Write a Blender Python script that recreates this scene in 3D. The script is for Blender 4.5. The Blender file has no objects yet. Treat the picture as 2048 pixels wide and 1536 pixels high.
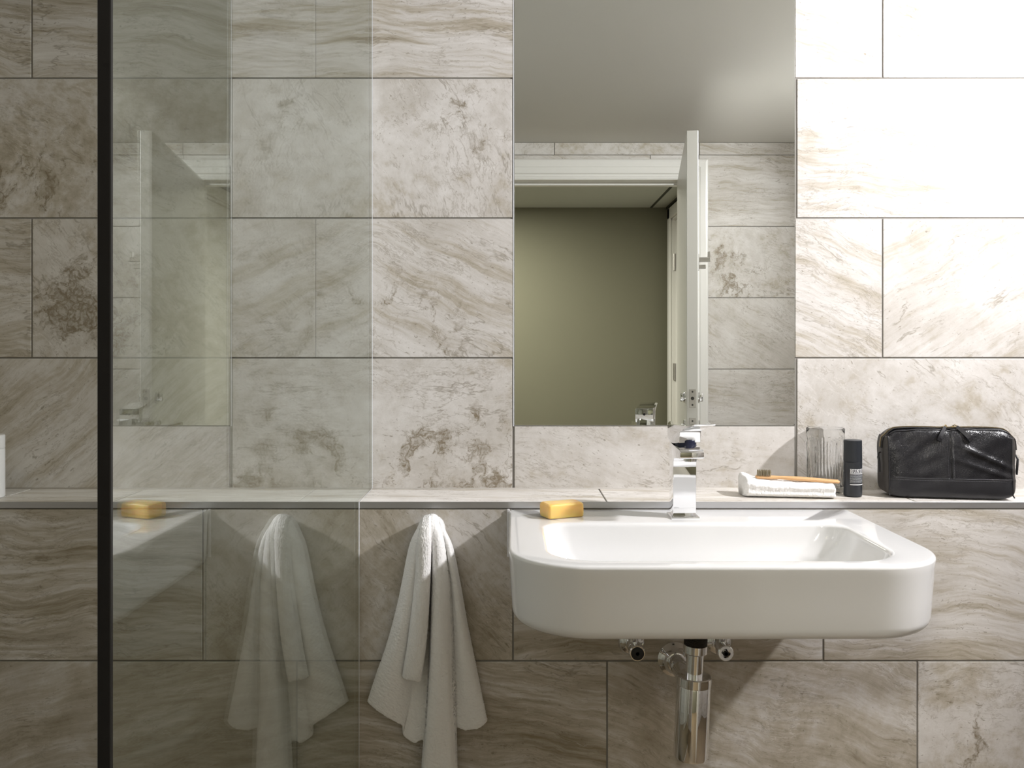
import bpy, bmesh, math, random
from mathutils import Vector, Matrix, noise
from mathutils.bvhtree import BVHTree

C = bpy.context.scene.collection
PI = math.pi
random.seed(7)

# ------------------------------------------------------------------ camera
EYE = 1.25
FPX = 1696.0
cam_data = bpy.data.cameras.new('camera')
cam = bpy.data.objects.new('camera', cam_data)
C.objects.link(cam)
cam.location = (0, 0, EYE)
cam.rotation_euler = (PI / 2, 0, 0)
cam_data.sensor_width = 36
cam_data.lens = FPX / 2048 * 36
cam_data.shift_x = -2 / 2048
cam_data.shift_y = -68 / 2048
cam_data.clip_start = 0.02
bpy.context.scene.camera = cam

# ------------------------------------------------------------------ world, lights, exposure
w = bpy.data.worlds.new('world')
bpy.context.scene.world = w
w.use_nodes = True
w.node_tree.nodes['Background'].inputs[0].default_value = (0.9, 0.85, 0.7, 1)
w.node_tree.nodes['Background'].inputs[1].default_value = 0.05
vs = bpy.context.scene.view_settings
vs.view_transform = 'Standard'
vs.look = 'None'
vs.exposure = 0.32
vs.gamma = 1
vs.use_curve_mapping = False

CEIL = 2.112
LIGHTS = [  # x, y, power, colour, disc size, aim
    (1.60, 1.13, 26.5, (0.985, 0.97, 1.0), 0.10, (-1.80, 1.62, 1.25)),
    (-0.95, 0.75, 0.8, (1.0, 0.82, 0.48), 0.12, None),
]


def lamp(x, y, z, power, col, size, aim=None):
    d = bpy.data.lights.new('downlight_or_fill', 'AREA')
    d.shape = 'DISK'
    d.size = size
    d.energy = power
    d.color = col
    o = bpy.data.objects.new('downlight_or_fill', d)
    C.objects.link(o)
    o.location = (x, y, z)
    if aim:
        d.spread = math.radians(148)
        o.rotation_euler = (Vector(aim) - Vector((x, y, z))).to_track_quat('-Z', 'Y').to_euler()
    return o


for (x, y, pw, col, sz, aim) in LIGHTS:
    lamp(x, y, CEIL - (0.045 if aim else 0.004), pw, col, sz, aim)
HALL_FILL = lamp(-0.38, -0.78, 2.122, 42, (1.0, 0.955, 0.86), 0.46)  # unseen lamp added in the hall, enlarged to fill basin and towel fronts

# room planes
YU = 1.80      # upper back wall face
YL = 1.645     # lower back wall face
YD = 0.076     # door wall, bathroom face
LEDGE = 0.9550
TRIMB = 0.9425
XL, XR = -1.55, 2.02
HY = -1.64     # hall far wall
HX = 0.955     # hall right wall
DOORL, DOORR = -0.115, 0.722
HEADZ = 1.955


def P(px, py, d):
    return Vector(((px - 1026) / FPX * d, d, EYE - (py - 700) / FPX * d))


# ------------------------------------------------------------------ object helpers
def setp(o, **k):
    for a, b in k.items():
        o[a] = b
    return o


def empty(name, loc, label, cat, group=None, rz=0.0):
    o = bpy.data.objects.new(name, None)
    C.objects.link(o)
    o.location = loc
    o.rotation_euler = (0, 0, rz)
    o.empty_display_size = 0.02
    o['label'] = label
    o['category'] = cat
    if group:
        o['group'] = group
    return o


def build(name, bm, mats, parent=None, smooth=False, local=False, auto=None):
    """bm in world space (unless local); placed under parent without moving."""
    bmesh.ops.recalc_face_normals(bm, faces=bm.faces)
    me = bpy.data.meshes.new(name)
    bm.to_mesh(me)
    bm.free()
    if parent is not None and not local:
        mw = Matrix.Identity(4)
        q = parent
        while q is not None:
            mw = Matrix.Translation(q.location) @ q.rotation_euler.to_matrix().to_4x4() @ mw
            q = q.parent
        me.transform(mw.inverted())
    o = bpy.data.objects.new(name, me)
    C.objects.link(o)
    for m in (mats if isinstance(mats, (list, tuple)) else [mats]):
        me.materials.append(m)
    if smooth:
        for p in me.polygons:
            p.use_smooth = True
        if auto:
            me.set_sharp_from_angle(angle=math.radians(auto))
    if parent is not None:
        o.parent = parent
    return o


def box(bm, x0, x1, y0, y1, z0, z1, bev=0.0, seg=2, mat=0):
    vs_ = [bm.verts.new(v) for v in ((x0, y0, z0), (x1, y0, z0), (x1, y1, z0), (x0, y1, z0),
                                     (x0, y0, z1), (x1, y0, z1), (x1, y1, z1), (x0, y1, z1))]
    fs = []
    for q in ((0, 3, 2, 1), (4, 5, 6, 7), (0, 1, 5, 4), (1, 2, 6, 5), (2, 3, 7, 6), (3, 0, 4, 7)):
        f = bm.faces.new([vs_[i] for i in q])
        f.material_index = mat
        fs.append(f)
    if bev > 0:
        es = list({e for f in fs for e in f.edges})
        bmesh.ops.bevel(bm, geom=es, offset=bev, segments=seg, affect='EDGES', profile=0.5, clamp_overlap=True)
    return vs_


def loft(bm, rings, closed=True, cap0=True, cap1=True, mat=0):
    R = [[bm.verts.new(p) for p in r] for r in rings]
    n = len(R[0])
    for a, b in zip(R[:-1], R[1:]):
        for i in range(n if closed else n - 1):
            f = bm.faces.new((a[i], a[(i + 1) % n], b[(i + 1) % n], b[i]))
            f.material_index = mat
    if cap0:
        bm.faces.new(list(reversed(R[0]))).material_index = mat
    if cap1:
        bm.faces.new(R[-1]).material_index = mat
    return R


def lathe(bm, prof, centre=(0, 0, 0), axis=Vector((0, 0, 1)), n=48, mat=0, cap0=True, cap1=True, mod=None):
    axis = Vector(axis).normalized()
    t = Vector((1, 0, 0)) if abs(axis.x) < 0.9 else Vector((0, 1, 0))
    u = axis.cross(t).normalized()
    v = axis.cross(u).normalized()
    c = Vector(centre)
    rings = []
    for (r, h) in prof:
        ring = []
        for i in range(n):
            a = 2 * PI * i / n
            rr = r if mod is None else mod(r, h, a)
            ring.append(c + axis * h + (u * math.cos(a) + v * math.sin(a)) * rr)
        rings.append(ring)
    return loft(bm, rings, True, cap0, cap1, mat)


def tube(bm, pts, r, n=10, mat=0, cap=True):
    pts = [Vector(p) for p in pts]
    rings = []
    up = None
    for i, p in enumerate(pts):
        a = pts[max(i - 1, 0)]
        b = pts[min(i + 1, len(pts) - 1)]
        t = (b - a).normalized()
        if up is None:
            s = Vector((0, 0, 1)) if abs(t.z) < 0.9 else Vector((1, 0, 0))
            up = (s - t * s.dot(t)).normalized()
        else:
            up = (up - t * up.dot(t)).normalized()
        sd = t.cross(up)
        rr = r[i] if isinstance(r, (list, tuple)) else r
        rings.append([p + (up * math.cos(2 * PI * k / n) + sd * math.sin(2 * PI * k / n)) * rr for k in range(n)])
    loft(bm, rings, True, cap, cap, mat)


def prism_x(bm, poly, x0, x1, bev=0.0, seg=2):
    """poly in (y,z), extruded along x"""
    a = [bm.verts.new((x0, y, z)) for y, z in poly]
    b = [bm.verts.new((x1, y, z)) for y, z in poly]
    n = len(poly)
    fs = [bm.faces.new(a), bm.faces.new(list(reversed(b)))]
    for i in range(n):
        fs.append(bm.faces.new((a[i], b[i], b[(i + 1) % n], a[(i + 1) % n])))
    if bev:
        es = list({e for f in fs for e in f.edges})
        bmesh.ops.bevel(bm, geom=es, offset=bev, segments=seg, affect='EDGES', profile=0.5, clamp_overlap=True)


def rring(x0, x1, y0, y1, rf, rb, z, nc=14, ne=16):
    """rounded rectangle, front = y0 (rf), back = y1 (rb)"""
    pts = []
    cs = [(x0 + rf, y0 + rf, rf, PI, 1.5 * PI), (x1 - rf, y0 + rf, rf, 1.5 * PI, 2 * PI),
          (x1 - rb, y1 - rb, rb, 0, 0.5 * PI), (x0 + rb, y1 - rb, rb, 0.5 * PI, PI)]
    arcs = []
    for (cx, cy, r, a0, a1) in cs:
        arcs.append([(cx + r * math.cos(a0 + (a1 - a0) * i / nc), cy + r * math.sin(a0 + (a1 - a0) * i / nc))
                     for i in range(nc + 1)])
    for k in range(4):
        pts += arcs[k]
        a = arcs[k][-1]
        b = arcs[(k + 1) % 4][0]
        for i in range(1, ne):
            t = i / ne
            pts.append((a[0] + (b[0] - a[0]) * t, a[1] + (b[1] - a[1]) * t))
    return [Vector((x, y, z)) for x, y in pts]


# ------------------------------------------------------------------ material helpers
class NT:
    def __init__(self, name):
        self.m = bpy.data.materials.new(name)
        self.m.use_nodes = True
        self.t = self.m.node_tree
        self.t.nodes.clear()
        self.out = self.t.nodes.new('ShaderNodeOutputMaterial')

    def n(self, kind, props=None, **ins):
        nd = self.t.nodes.new('ShaderNode' + kind)
        for a, b in (props or {}).items():
            setattr(nd, a, b)
        for k, v in ins.items():
            key = int(k[1:]) if k[0] == 'i' and k[1:].isdigit() else k.replace('_', ' ')
            self.set(nd.inputs[key], v)
        return nd

    def set(self, sock, v):
        if isinstance(v, bpy.types.NodeSocket):
            self.t.links.new(v, sock)
        else:
            if sock.type == 'RGBA' and len(v) == 3:
                v = (*v, 1)
            sock.default_value = v

    def math(self, op, a, b=0.0, c=0.0, clamp=False):
        nd = self.n('Math', {'operation': op, 'use_clamp': clamp}, i0=a, i1=b)
        self.set(nd.inputs[2], c)
        return nd.outputs[0]

    def vmath(self, op, a, b=(0, 0, 0)):
        nd = self.n('VectorMath', {'operation': op}, i0=a, i1=b)
        return nd.outputs[0]

    def noise(self, vec, scale, detail=4, rough=0.55, dist=0.0, color=False):
        nd = self.n('TexNoise', None, Vector=vec, Scale=scale, Detail=detail, Roughness=rough, Distortion=dist)
        return nd.outputs[1] if color else nd.outputs[0]

    def mix(self, f, a, b, mode='MIX'):
        nd = self.t.nodes.new('ShaderNodeMix')
        nd.data_type = 'RGBA'
        nd.blend_type = mode
        self.set(nd.inputs[0], f)
        self.set(nd.inputs[6], a)
        self.set(nd.inputs[7], b)
        return nd.outputs[2]

    def maprange(self, v, a, b, c=0.0, d=1.0, smooth=True):
        nd = self.n('MapRange', {'interpolation_type': 'SMOOTHSTEP' if smooth else 'LINEAR'})
        for i, x in enumerate((v, a, b, c, d)):
            self.set(nd.inputs[i], x)
        return nd.outputs[0]

    def ramp(self, f, stops):
        nd = self.t.nodes.new('ShaderNodeValToRGB')
        self.set(nd.inputs[0], f)
        e = nd.color_ramp.elements
        while len(e) < len(stops):
            e.new(0.5)
        for el, (p, c) in zip(e, stops):
            el.position = p
            el.color = (*c, 1)
        return nd.outputs[0]

    def bump(self, h, strength=0.3, dist=0.001):
        return self.n('Bump', None, Strength=strength, Distance=dist, Height=h).outputs[0]

    def bsdf(self, **ins):
        nd = self.t.nodes.new('ShaderNodeBsdfPrincipled')
        for k, v in ins.items():
            self.set(nd.inputs[k.replace('_', ' ')], v)
        self.t.links.new(nd.outputs[0], self.out.inputs[0])
        return nd


def simple(name, col, rough=0.5, metal=0.0, noise_amt=0.0, nscale=20, bump=0.0, bscale=200, bdist=0.0005, **kw):
    t = NT(name)
    co = t.n('TexCoord').outputs['Object']
    c = col
    if noise_amt:
        nz = t.noise(co, nscale, 5)
        c = t.mix(nz, tuple(x * (1 - noise_amt) for x in col), tuple(min(1, x * (1 + noise_amt)) for x in col))
    ins = dict(Base_Color=c, Roughness=rough, Metallic=metal)
    if bump:
        ins['Normal'] = t.bump(t.noise(co, bscale, 4), bump, bdist)
    ins.update(kw)
    t.bsdf(**ins)
    return t.m


def tile_material(name, ax, light=1.0):
    """travertine look porcelain; per tile attributes: tp=(seed, band amount, angle)  ts=(x, z, strength)"""
    t = NT(name)
    co = t.n('TexCoord').outputs['Object']
    s = t.n('SeparateXYZ', None, Vector=co)
    idx = {'x': 0, 'y': 1, 'z': 2}
    p = t.n('CombineXYZ', None, X=s.outputs[idx[ax[0]]], Y=s.outputs[idx[ax[1]]], Z=0.0).outputs[0]
    tp = t.n('Attribute', {'attribute_name': 'tp'}).outputs['Vector']
    ts = t.n('Attribute', {'attribute_name': 'ts'}).outputs['Vector']
    tps = t.n('SeparateXYZ', None, Vector=tp)
    seed, style, ang = tps.outputs
    tss = t.n('SeparateXYZ', None, Vector=ts)
    off = t.n('CombineXYZ', None, X=t.math('MULTIPLY', seed, 3.17), Y=t.math('MULTIPLY', seed, 5.31),
              Z=t.math('MULTIPLY', seed, 1.7)).outputs[0]
    rot = t.n('VectorRotate', {'rotation_type': 'Z_AXIS'}, Vector=p, Angle=ang).outputs[0]
    q = t.vmath('ADD', rot, off)
    wn = t.noise(q, 2.2, 3, 0.5, color=True)
    wv = t.vmath('MULTIPLY', t.vmath('SUBTRACT', wn, (0.5, 0.5, 0.5)), (0.15, 0.15, 0))
    qw = t.vmath('ADD', q, wv)
    wn2 = t.noise(q, 9, 3, 0.5, color=True)
    qw2 = t.vmath('ADD', qw, t.vmath('MULTIPLY', t.vmath('SUBTRACT', wn2, (0.5, 0.5, 0.5)), (0.04, 0.04, 0)))
    # clouds
    cl = t.noise(qw, 6.0, 12, 0.68)
    cl2 = t.noise(qw2, 34, 7, 0.68)
    # horizontal bands
    bd = t.noise(t.vmath('MULTIPLY', qw, (1.8, 20, 1)), 1.0, 11, 0.68)
    bd2 = t.noise(t.vmath('MULTIPLY', qw2, (9, 120, 1)), 1.0, 6, 0.66)
    bandtone = t.math('ADD', t.math('MULTIPLY', bd, 0.66), t.math('MULTIPLY', bd2, 0.34))
    cloudtone = t.math('ADD', t.math('MULTIPLY', cl, 0.60), t.math('MULTIPLY', cl2, 0.40))
    cloudtone = t.math('ADD', t.math('MULTIPLY', cloudtone, 0.8), 0.11)
    tone = t.n('Mix', {'data_type': 'FLOAT'})
    t.set(tone.inputs[0], style)
    t.set(tone.inputs[2], cloudtone)
    t.set(tone.inputs[3], bandtone)
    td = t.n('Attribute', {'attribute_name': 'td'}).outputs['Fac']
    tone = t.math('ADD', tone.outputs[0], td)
    L = light
    col = t.ramp(tone, [(0.32, (0.270 * L, 0.226 * L, 0.150 * L)), (0.43, (0.500 * L, 0.455 * L, 0.380 * L)),
                        (0.49, (0.640 * L, 0.612 * L, 0.575 * L)), (0.59, (0.755 * L, 0.733 * L, 0.708 * L))])
    # greyish wide cloud stains
    gy = t.maprange(t.noise(t.vmath('ADD', qw, (11, 4, 0)), 4.0, 8, 0.6), 0.50, 0.66)
    col = t.mix(t.math('MULTIPLY', gy, 0.35), col, (0.42, 0.385, 0.33))
    # thin veins: ridges of stretched noise
    for (sx, sy, sc, wd, amt, c2) in ((1.6, 5.5, 1.0, 0.010, 0.52, (0.19, 0.155, 0.10)),
                                      (3.2, 9.0, 1.0, 0.009, 0.40, (0.30, 0.26, 0.20)),
                                      (2.4, 12.0, 1.3, 0.010, 0.45, (0.80, 0.775, 0.745)),
                                      (6.0, 22.0, 1.0, 0.016, 0.45, (0.25, 0.21, 0.15)),
                                      (12.0, 44.0, 1.0, 0.022, 0.42, (0.24, 0.20, 0.14))):
        v = t.noise(t.vmath('ADD', t.vmath('MULTIPLY', qw2, (sx, sy, 1)), (sc * 7 + sx, 3, 0)), sc, 6, 0.65)
        rd = t.math('ABSOLUTE', t.math('SUBTRACT', v, 0.5))
        rd = t.maprange(rd, 0.0, wd, 1.0, 0.0)
        mk = t.maprange(t.noise(t.vmath('ADD', q, (sx, 0, 0)), 5.5, 5, 0.6), 0.50, 0.60)
        f = t.math('MULTIPLY', t.math('MULTIPLY', rd, mk), amt)
        col = t.mix(f, col, c2)
    # brown mineral crust around a given spot
    dx = t.math('SUBTRACT', s.outputs[idx[ax[0]]], tss.outputs[0])
    dz = t.math('SUBTRACT', s.outputs[idx[ax[1]]], tss.outputs[1])
    d = t.math('SQRT', t.math('ADD', t.math('MULTIPLY', dx, dx), t.math('MULTIPLY', t.math('MULTIPLY', dz, dz), 1.5)))
    sm = t.maprange(d, 0.24, 0.03)
    sm = t.math('MULTIPLY', sm, tss.outputs[2])
    pw = t.vmath('ADD', q, t.vmath('MULTIPLY', t.vmath('SUBTRACT', t.noise(q, 30, 5, 0.6, color=True), (0.5, 0.5, 0.5)), (0.045, 0.045, 0)))
    sn = t.noise(t.vmath('MULTIPLY', pw, (1.3, 0.7, 1)), 11, 12, 0.72)
    sA = t.maprange(t.math('ADD', sn, t.math('MULTIPLY', sm, 0.13)), 0.60, 0.67)
    wb = t.n('TexVoronoi', {'feature': 'DISTANCE_TO_EDGE'}, Vector=pw, Scale=62.0).outputs[0]
    web = t.maprange(wb, 0.02, 0.16, 1.0, 0.0)
    grain = t.maprange(t.noise(pw, 170, 5, 0.7), 0.42, 0.60)
    crust = t.math('MULTIPLY', sA, t.math('ADD', 0.30, t.math('ADD', t.math('MULTIPLY', web, 0.40), t.math('MULTIPLY', grain, 0.35))))
    crust = t.math('MULTIPLY', crust, t.maprange(sm, 0.0, 0.35))
    col = t.mix(t.math('MINIMUM', crust, 0.92), col, (0.215, 0.170, 0.105))
    # cracks running out of it
    cv = t.noise(t.vmath('MULTIPLY', pw, (2.2, 0.9, 1)), 3.2, 7, 0.62)
    cr_1 = t.maprange(t.math('ABSOLUTE', t.math('SUBTRACT', cv, 0.49)), 0.0, 0.0065, 1.0, 0.0)
    cm = t.math('MULTIPLY', t.maprange(d, 0.34, 0.10), tss.outputs[2])
    cb = t.maprange(t.noise(q, 16, 4, 0.6), 0.42, 0.55)
    col = t.mix(t.math('MULTIPLY', t.math('MULTIPLY', cr_1, cm), t.math('MULTIPLY', cb, 0.75)), col, (0.22, 0.175, 0.11))
    # fine pits and scratches everywhere
    pn = t.noise(t.vmath('MULTIPLY', qw2, (75, 170, 1)), 1.0, 3, 0.6)
    pm = t.noise(q, 10, 4, 0.6)
    pit = t.math('MULTIPLY', t.maprange(pn, 0.645, 0.69), t.maprange(pm, 0.46, 0.58))
    pn2 = t.noise(t.vmath('MULTIPLY', qw2, (150, 230, 1)), 1.0, 3, 0.6)
    pit = t.math('MAXIMUM', pit, t.math('MULTIPLY', t.maprange(pn2, 0.67, 0.70), 0.8))
    col = t.mix(t.math('MULTIPLY', pit, 0.58), col, (0.19, 0.155, 0.10))
    fine = t.noise(t.vmath('MULTIPLY', q, (1, 3.0, 1)), 260, 3, 0.6)
    col = t.mix(t.math('MULTIPLY', t.math('SUBTRACT', fine, 0.3), 0.25), col, (0.25, 0.22, 0.18), 'MIX')
    h = t.math('ADD', t.math('MULTIPLY', tone, 1.0), t.math('MULTIPLY', pit, -0.6))
    t.bsdf(Base_Color=col, Roughness=0.40, Specular_IOR_Level=0.45, Normal=t.bump(h, 0.3, 0.0010))
    return t.m


M = {}
M['tile_xz'] = tile_material('travertine_tile', 'xz')
M['tile_yz'] = tile_material('travertine_tile_side', 'yz')
M['tile_ledge'] = tile_material('travertine_tile_ledge', 'xy', 1.15)
M['grout'] = simple('grout', (0.235, 0.222, 0.20), 0.9, bump=0.4, bscale=600)
M['tile_edge'] = simple('tile_edge', (0.60, 0.57, 0.53), 0.5)
M['plaster'] = simple('painted_ceiling', (0.66, 0.645, 0.60), 0.8, noise_amt=0.03, nscale=3, bump=0.15, bscale=400)
M['hallpaint'] = simple('olive_hall_paint', (0.175, 0.170, 0.118), 0.75, noise_amt=0.03, nscale=4, bump=0.2, bscale=350)
M['hallceil'] = simple('hall_ceiling', (0.50, 0.52, 0.47), 0.8, noise_amt=0.02)
M['gap'] = simple('shadow_gap', (0.05, 0.055, 0.04), 0.8)
M['whitegloss'] = simple('white_gloss_paint', (0.78, 0.77, 0.735), 0.32, noise_amt=0.02, nscale=6, bump=0.05, bscale=80)
M['floor'] = simple('grey_floor_tile', (0.19, 0.14, 0.08), 0.5, noise_amt=0.2, nscale=7)
M['ceramic'] = simple('white_ceramic', (0.80, 0.80, 0.795), 0.10, noise_amt=0.004, nscale=5, Coat_Weight=0.4,
                      Coat_Roughness=0.03)
M['chrome'] = simple('polished_chrome', (0.88, 0.885, 0.90), 0.035, 1.0, noise_amt=0.01, nscale=30)
M['steel'] = simple('brushed_steel', (0.55, 0.53, 0.50), 0.32, 1.0, noise_amt=0.06, nscale=60)
M['black'] = simple('plain_black', (0.012, 0.012, 0.014), 0.45, noise_amt=0.1)
M['thread'] = simple('dark_threaded_steel', (0.07, 0.066, 0.06), 0.5, 0.4, noise_amt=0.1)
M['silicone'] = simple('clear_silicone', (0.74, 0.76, 0.78), 0.25, noise_amt=0.03)
M['cartridge'] = simple('blue_black_cartridge', (0.01, 0.012, 0.03), 0.25, noise_amt=0.05)
M['whiteplastic'] = simple('white_plastic', (0.82, 0.81, 0.82), 0.35, noise_amt=0.01)

t = NT('aluminium_edge_trim')
co = t.n('TexCoord').outputs['Object']
bz = t.noise(t.vmath('MULTIPLY', co, (6, 400, 400)), 1.0, 4)
t.bsdf(Base_Color=t.mix(bz, (0.52, 0.52, 0.53), (0.60, 0.60, 0.61)), Roughness=0.34, Metallic=0.85)
M['trim'] = t.m

t = NT('silvered_mirror')
co = t.n('TexCoord').outputs['Object']
t.bsdf(Base_Color=t.mix(t.noise(co, 2, 2), (0.80, 0.825, 0.79), (0.82, 0.84, 0.81)), Roughness=0.0, Metallic=1.0)
M['mirror'] = t.m

# clear 10 mm safety glass: each face reflects by Fresnel, the rest passes straight through, faintly green
t = NT('clear_shower_glass')
g = t.n('NewGeometry')
ior = t.n('Mix', {'data_type': 'FLOAT'})
t.set(ior.inputs[0], g.outputs['Backfacing'])
t.set(ior.inputs[2], 2.35)
t.set(ior.inputs[3], 1 / 2.35)
fr = t.n('Fresnel', None, IOR=ior.outputs[0])
tr = t.n('BsdfTransparent', None, Color=(0.90, 0.925, 0.905))
gl = t.n('BsdfGlossy', {'distribution': 'GGX'}, Color=(0.97, 0.99, 0.98), Roughness=0.0)
mx = t.n('MixShader', None, i0=fr.outputs[0], i1=tr.outputs[0], i2=gl.outputs[0])
t.t.links.new(mx.outputs[0], t.out.inputs[0])
M['screen'] = t.m

t = NT('fluted_clear_glass')
gl = t.n('BsdfGlass', None, Color=(0.985, 0.985, 0.98), Roughness=0.0, IOR=1.17)
t.t.links.new(gl.outputs[0], t.out.inputs[0])
M['tumbler'] = t.m

t = NT('white_terry')
co = t.n('TexCoord').outputs['Object']
h = t.math('ADD', t.noise(co, 700, 3, 0.7), t.math('MULTIPLY', t.noise(co, 220, 3, 0.6), 1.0))
t.bsdf(Base_Color=t.mix(t.noise(co, 350, 3), (0.88, 0.87, 0.85), (0.96, 0.955, 0.94)), Roughness=0.95,
       Sheen_Weight=0.35, Sheen_Roughness=0.5, Specular_IOR_Level=0.1, Normal=t.bump(h, 0.7, 0.0009))
M['terry'] = t.m

t = NT('amber_soap')
co = t.n('TexCoord').outputs['Object']
t.bsdf(Base_Color=t.mix(t.noise(co, 45, 4), (0.92, 0.58, 0.15), (0.95, 0.66, 0.24)), Roughness=0.28,
       Subsurface_Weight=0.85, Subsurface_Radius=(0.6, 0.32, 0.06), Subsurface_Scale=0.02, Coat_Weight=0.15,
       Normal=t.bump(t.noise(co, 60, 3), 0.15, 0.001))
M['soap'] = t.m

t = NT('bamboo')
co = t.n('TexCoord').outputs['Object']
nz = t.noise(t.vmath('MULTIPLY', co, (25, 500, 500)), 1, 4)
t.bsdf(Base_Color=t.mix(nz, (0.60, 0.33, 0.14), (0.76, 0.47, 0.23)), Roughness=0.5, Normal=t.bump(nz, 0.2, 0.0003))
M['bamboo'] = t.m
M['bristle'] = simple('khaki_bristles', (0.30, 0.255, 0.165), 0.7, noise_amt=0.5, nscale=500)

t = NT('black_grained_leather')
co = t.n('TexCoord').outputs['Object']
vo = t.n('TexVoronoi', {'feature': 'DISTANCE_TO_EDGE'}, Vector=t.vmath('ADD', co, t.vmath('MULTIPLY', t.noise(co, 120, 2, color=True), (0.006, 0.006, 0.006))), Scale=330.0).outputs[0]
h = t.math('ADD', t.maprange(vo, 0.0, 0.5), t.math('MULTIPLY', t.noise(co, 90, 3, 0.5), 1.6))
t.bsdf(Base_Color=t.mix(t.noise(co, 30, 4), (0.006, 0.006, 0.008), (0.012, 0.012, 0.015)), Roughness=0.29,
       Specular_IOR_Level=0.5, Normal=t.bump(h, 0.45, 0.0005))
M['leather'] = t.m
M['leather_plain'] = simple('smooth_black_leather', (0.014, 0.014, 0.017), 0.42, noise_amt=0.2, nscale=60, bump=0.4,
                            bscale=500, bdist=0.0004)
M['suede'] = simple('side_leather', (0.045, 0.04, 0.036), 0.6, noise_amt=0.3, nscale=80, bump=0.5, bscale=300)
M['stitch'] = simple('grey_thread', (0.10, 0.10, 0.11), 0.7, noise_amt=0.2)
M['brass'] = simple('antique_brass', (0.42, 0.33, 0.17), 0.35, 1.0, noise_amt=0.2, nscale=200)
M['ziptape'] = simple('black_zip_tape', (0.02, 0.019, 0.018), 0.8, noise_amt=0.2)
M['matblack'] = simple('matt_black_tube', (0.018, 0.021, 0.026), 0.38, noise_amt=0.05)
M['ink'] = simple('white_print', (0.80, 0.80, 0.80), 0.6, noise_amt=0.02)
M['inkgrey'] = simple('grey_print', (0.36, 0.37, 0.38), 0.6, noise_amt=0.02)
t = NT('lit_lens')
em = t.n('Emission', None, Color=(1, 0.96, 0.92), Strength=3.0)
t.t.links.new(em.outputs[0], t.out.inputs[0])
M['lens'] = t.m


# ------------------------------------------------------------------ tiled walls
class TileWall:
    def __init__(self, plane, pos, sign):
        """plane 'xz' (pos = y of face), 'yz' (pos = x), 'xy' (pos = z). sign: direction the face looks"""
        self.bm = bmesh.new()
        self.tp = self.bm.faces.layers.float_vector.new('tp')
        self.ts = self.bm.faces.layers.float_vector.new('ts')
        self.td = self.bm.faces.layers.float.new('td')
        self.plane, self.pos, self.sign = plane, pos, sign

    def _box(self, a0, a1, b0, b1, c0, c1, bev, mat):
        c0, c1 = min(c0, c1), max(c0, c1)
        pre = set(self.bm.faces)
        if self.plane == 'xz':
            box(self.bm, a0, a1, c0, c1, b0, b1, bev, 2, mat)
        elif self.plane == 'yz':
            box(self.bm, c0, c1, a0, a1, b0, b1, bev, 2, mat)
        else:
            box(self.bm, a0, a1, b0, b1, c0, c1, bev, 2, mat)
        return [f for f in self.bm.faces if f not in pre]

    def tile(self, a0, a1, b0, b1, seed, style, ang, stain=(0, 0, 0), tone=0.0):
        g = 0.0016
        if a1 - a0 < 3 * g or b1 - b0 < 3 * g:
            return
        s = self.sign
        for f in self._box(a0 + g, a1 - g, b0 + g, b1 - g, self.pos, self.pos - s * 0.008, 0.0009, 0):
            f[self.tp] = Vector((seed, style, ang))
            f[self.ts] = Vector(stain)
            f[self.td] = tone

    def backing(self, a0, a1, b0, b1, depth=0.10):
        s = self.sign
        self._box(a0, a1, b0, b1, self.pos - s * 0.0018, self.pos - s * depth, 0, 1)

    def finish(self, name, mat):
        o = build(name, self.bm, [mat, M['grout']])
        o['kind'] = 'structure'
        return o


rt = random.Random(11)


def rnd_tile():
    st = rt.choice([0.05, 0.1, 0.9, 0.8, 0.5])
    return (rt.uniform(1, 60), st, rt.uniform(-0.5, 0.5) * (1 if st > 0.3 else 3), (0, 0, 0))


def wx(px, d):
    return (px - 1026) / FPX * d


def wz(py, d):
    return EYE - (py - 700) / FPX * d


def U(px, py, s):
    return (wx(px, YU), wz(py, YU), s)


def Lo(px, py, s):
    return (wx(px, YL), wz(py, YL), s)


PITCH = 0.602
ODD = 0.1825
# table: (row, column index k) -> seed, band amount, angle, stain ; tile k spans joint k .. joint k+1
UP = {
    (0, -3): (3.1, 0.85, 0.1, (0, 0, 0)), (0, -2): (5.7, 0.9, 0.05, (0, 0, 0)),
    (0, -1): (9.3, 1.0, 0.0, (0, 0, 0)), (0, 0): (12.2, 0.7, 0.2, (0, 0, 0)), (0, 1): (14.9, 0.75, 0.3, (0, 0, 0)),
    (1, -2): (21.4, 0.0, 0.4, U(60, 400, 1.0)), (1, -1): (23.5, 0.0, 1.1, U(960, 210, 0.55)),
    (1, 1): (27.1, 0.7, 0.1, (0, 0, 0)),
    (2, -3): (31.8, 0.9, 0.0, (0, 0, 0)), (2, -2): (33.3, 0.05, 0.9, U(175, 640, 1.0)),
    (2, -1): (36.6, 0.75, 0.45, U(790, 665, 0.45)), (2, 0): (38.8, 0.7, 0.4, (0, 0, 0)),
    (2, 1): (40.1, 0.55, -0.55, (0, 0, 0)),
    (3, -2): (44.5, 0.6, -0.7, (0, 0, 0)), (3, -1): (46.2, 0.0, 0.2, U(920, 945, 1.0)),
    (3, 0): (48.7, 0.35, 0.2, (0, 0, 0)), (3, 1): (50.3, 0.1, 0.6, U(1700, 800, 0.2)),
}
MX0, MX1, MZ = wx(1027.5, YU), wx(1590.5, YU), wz(852, YU)

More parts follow.
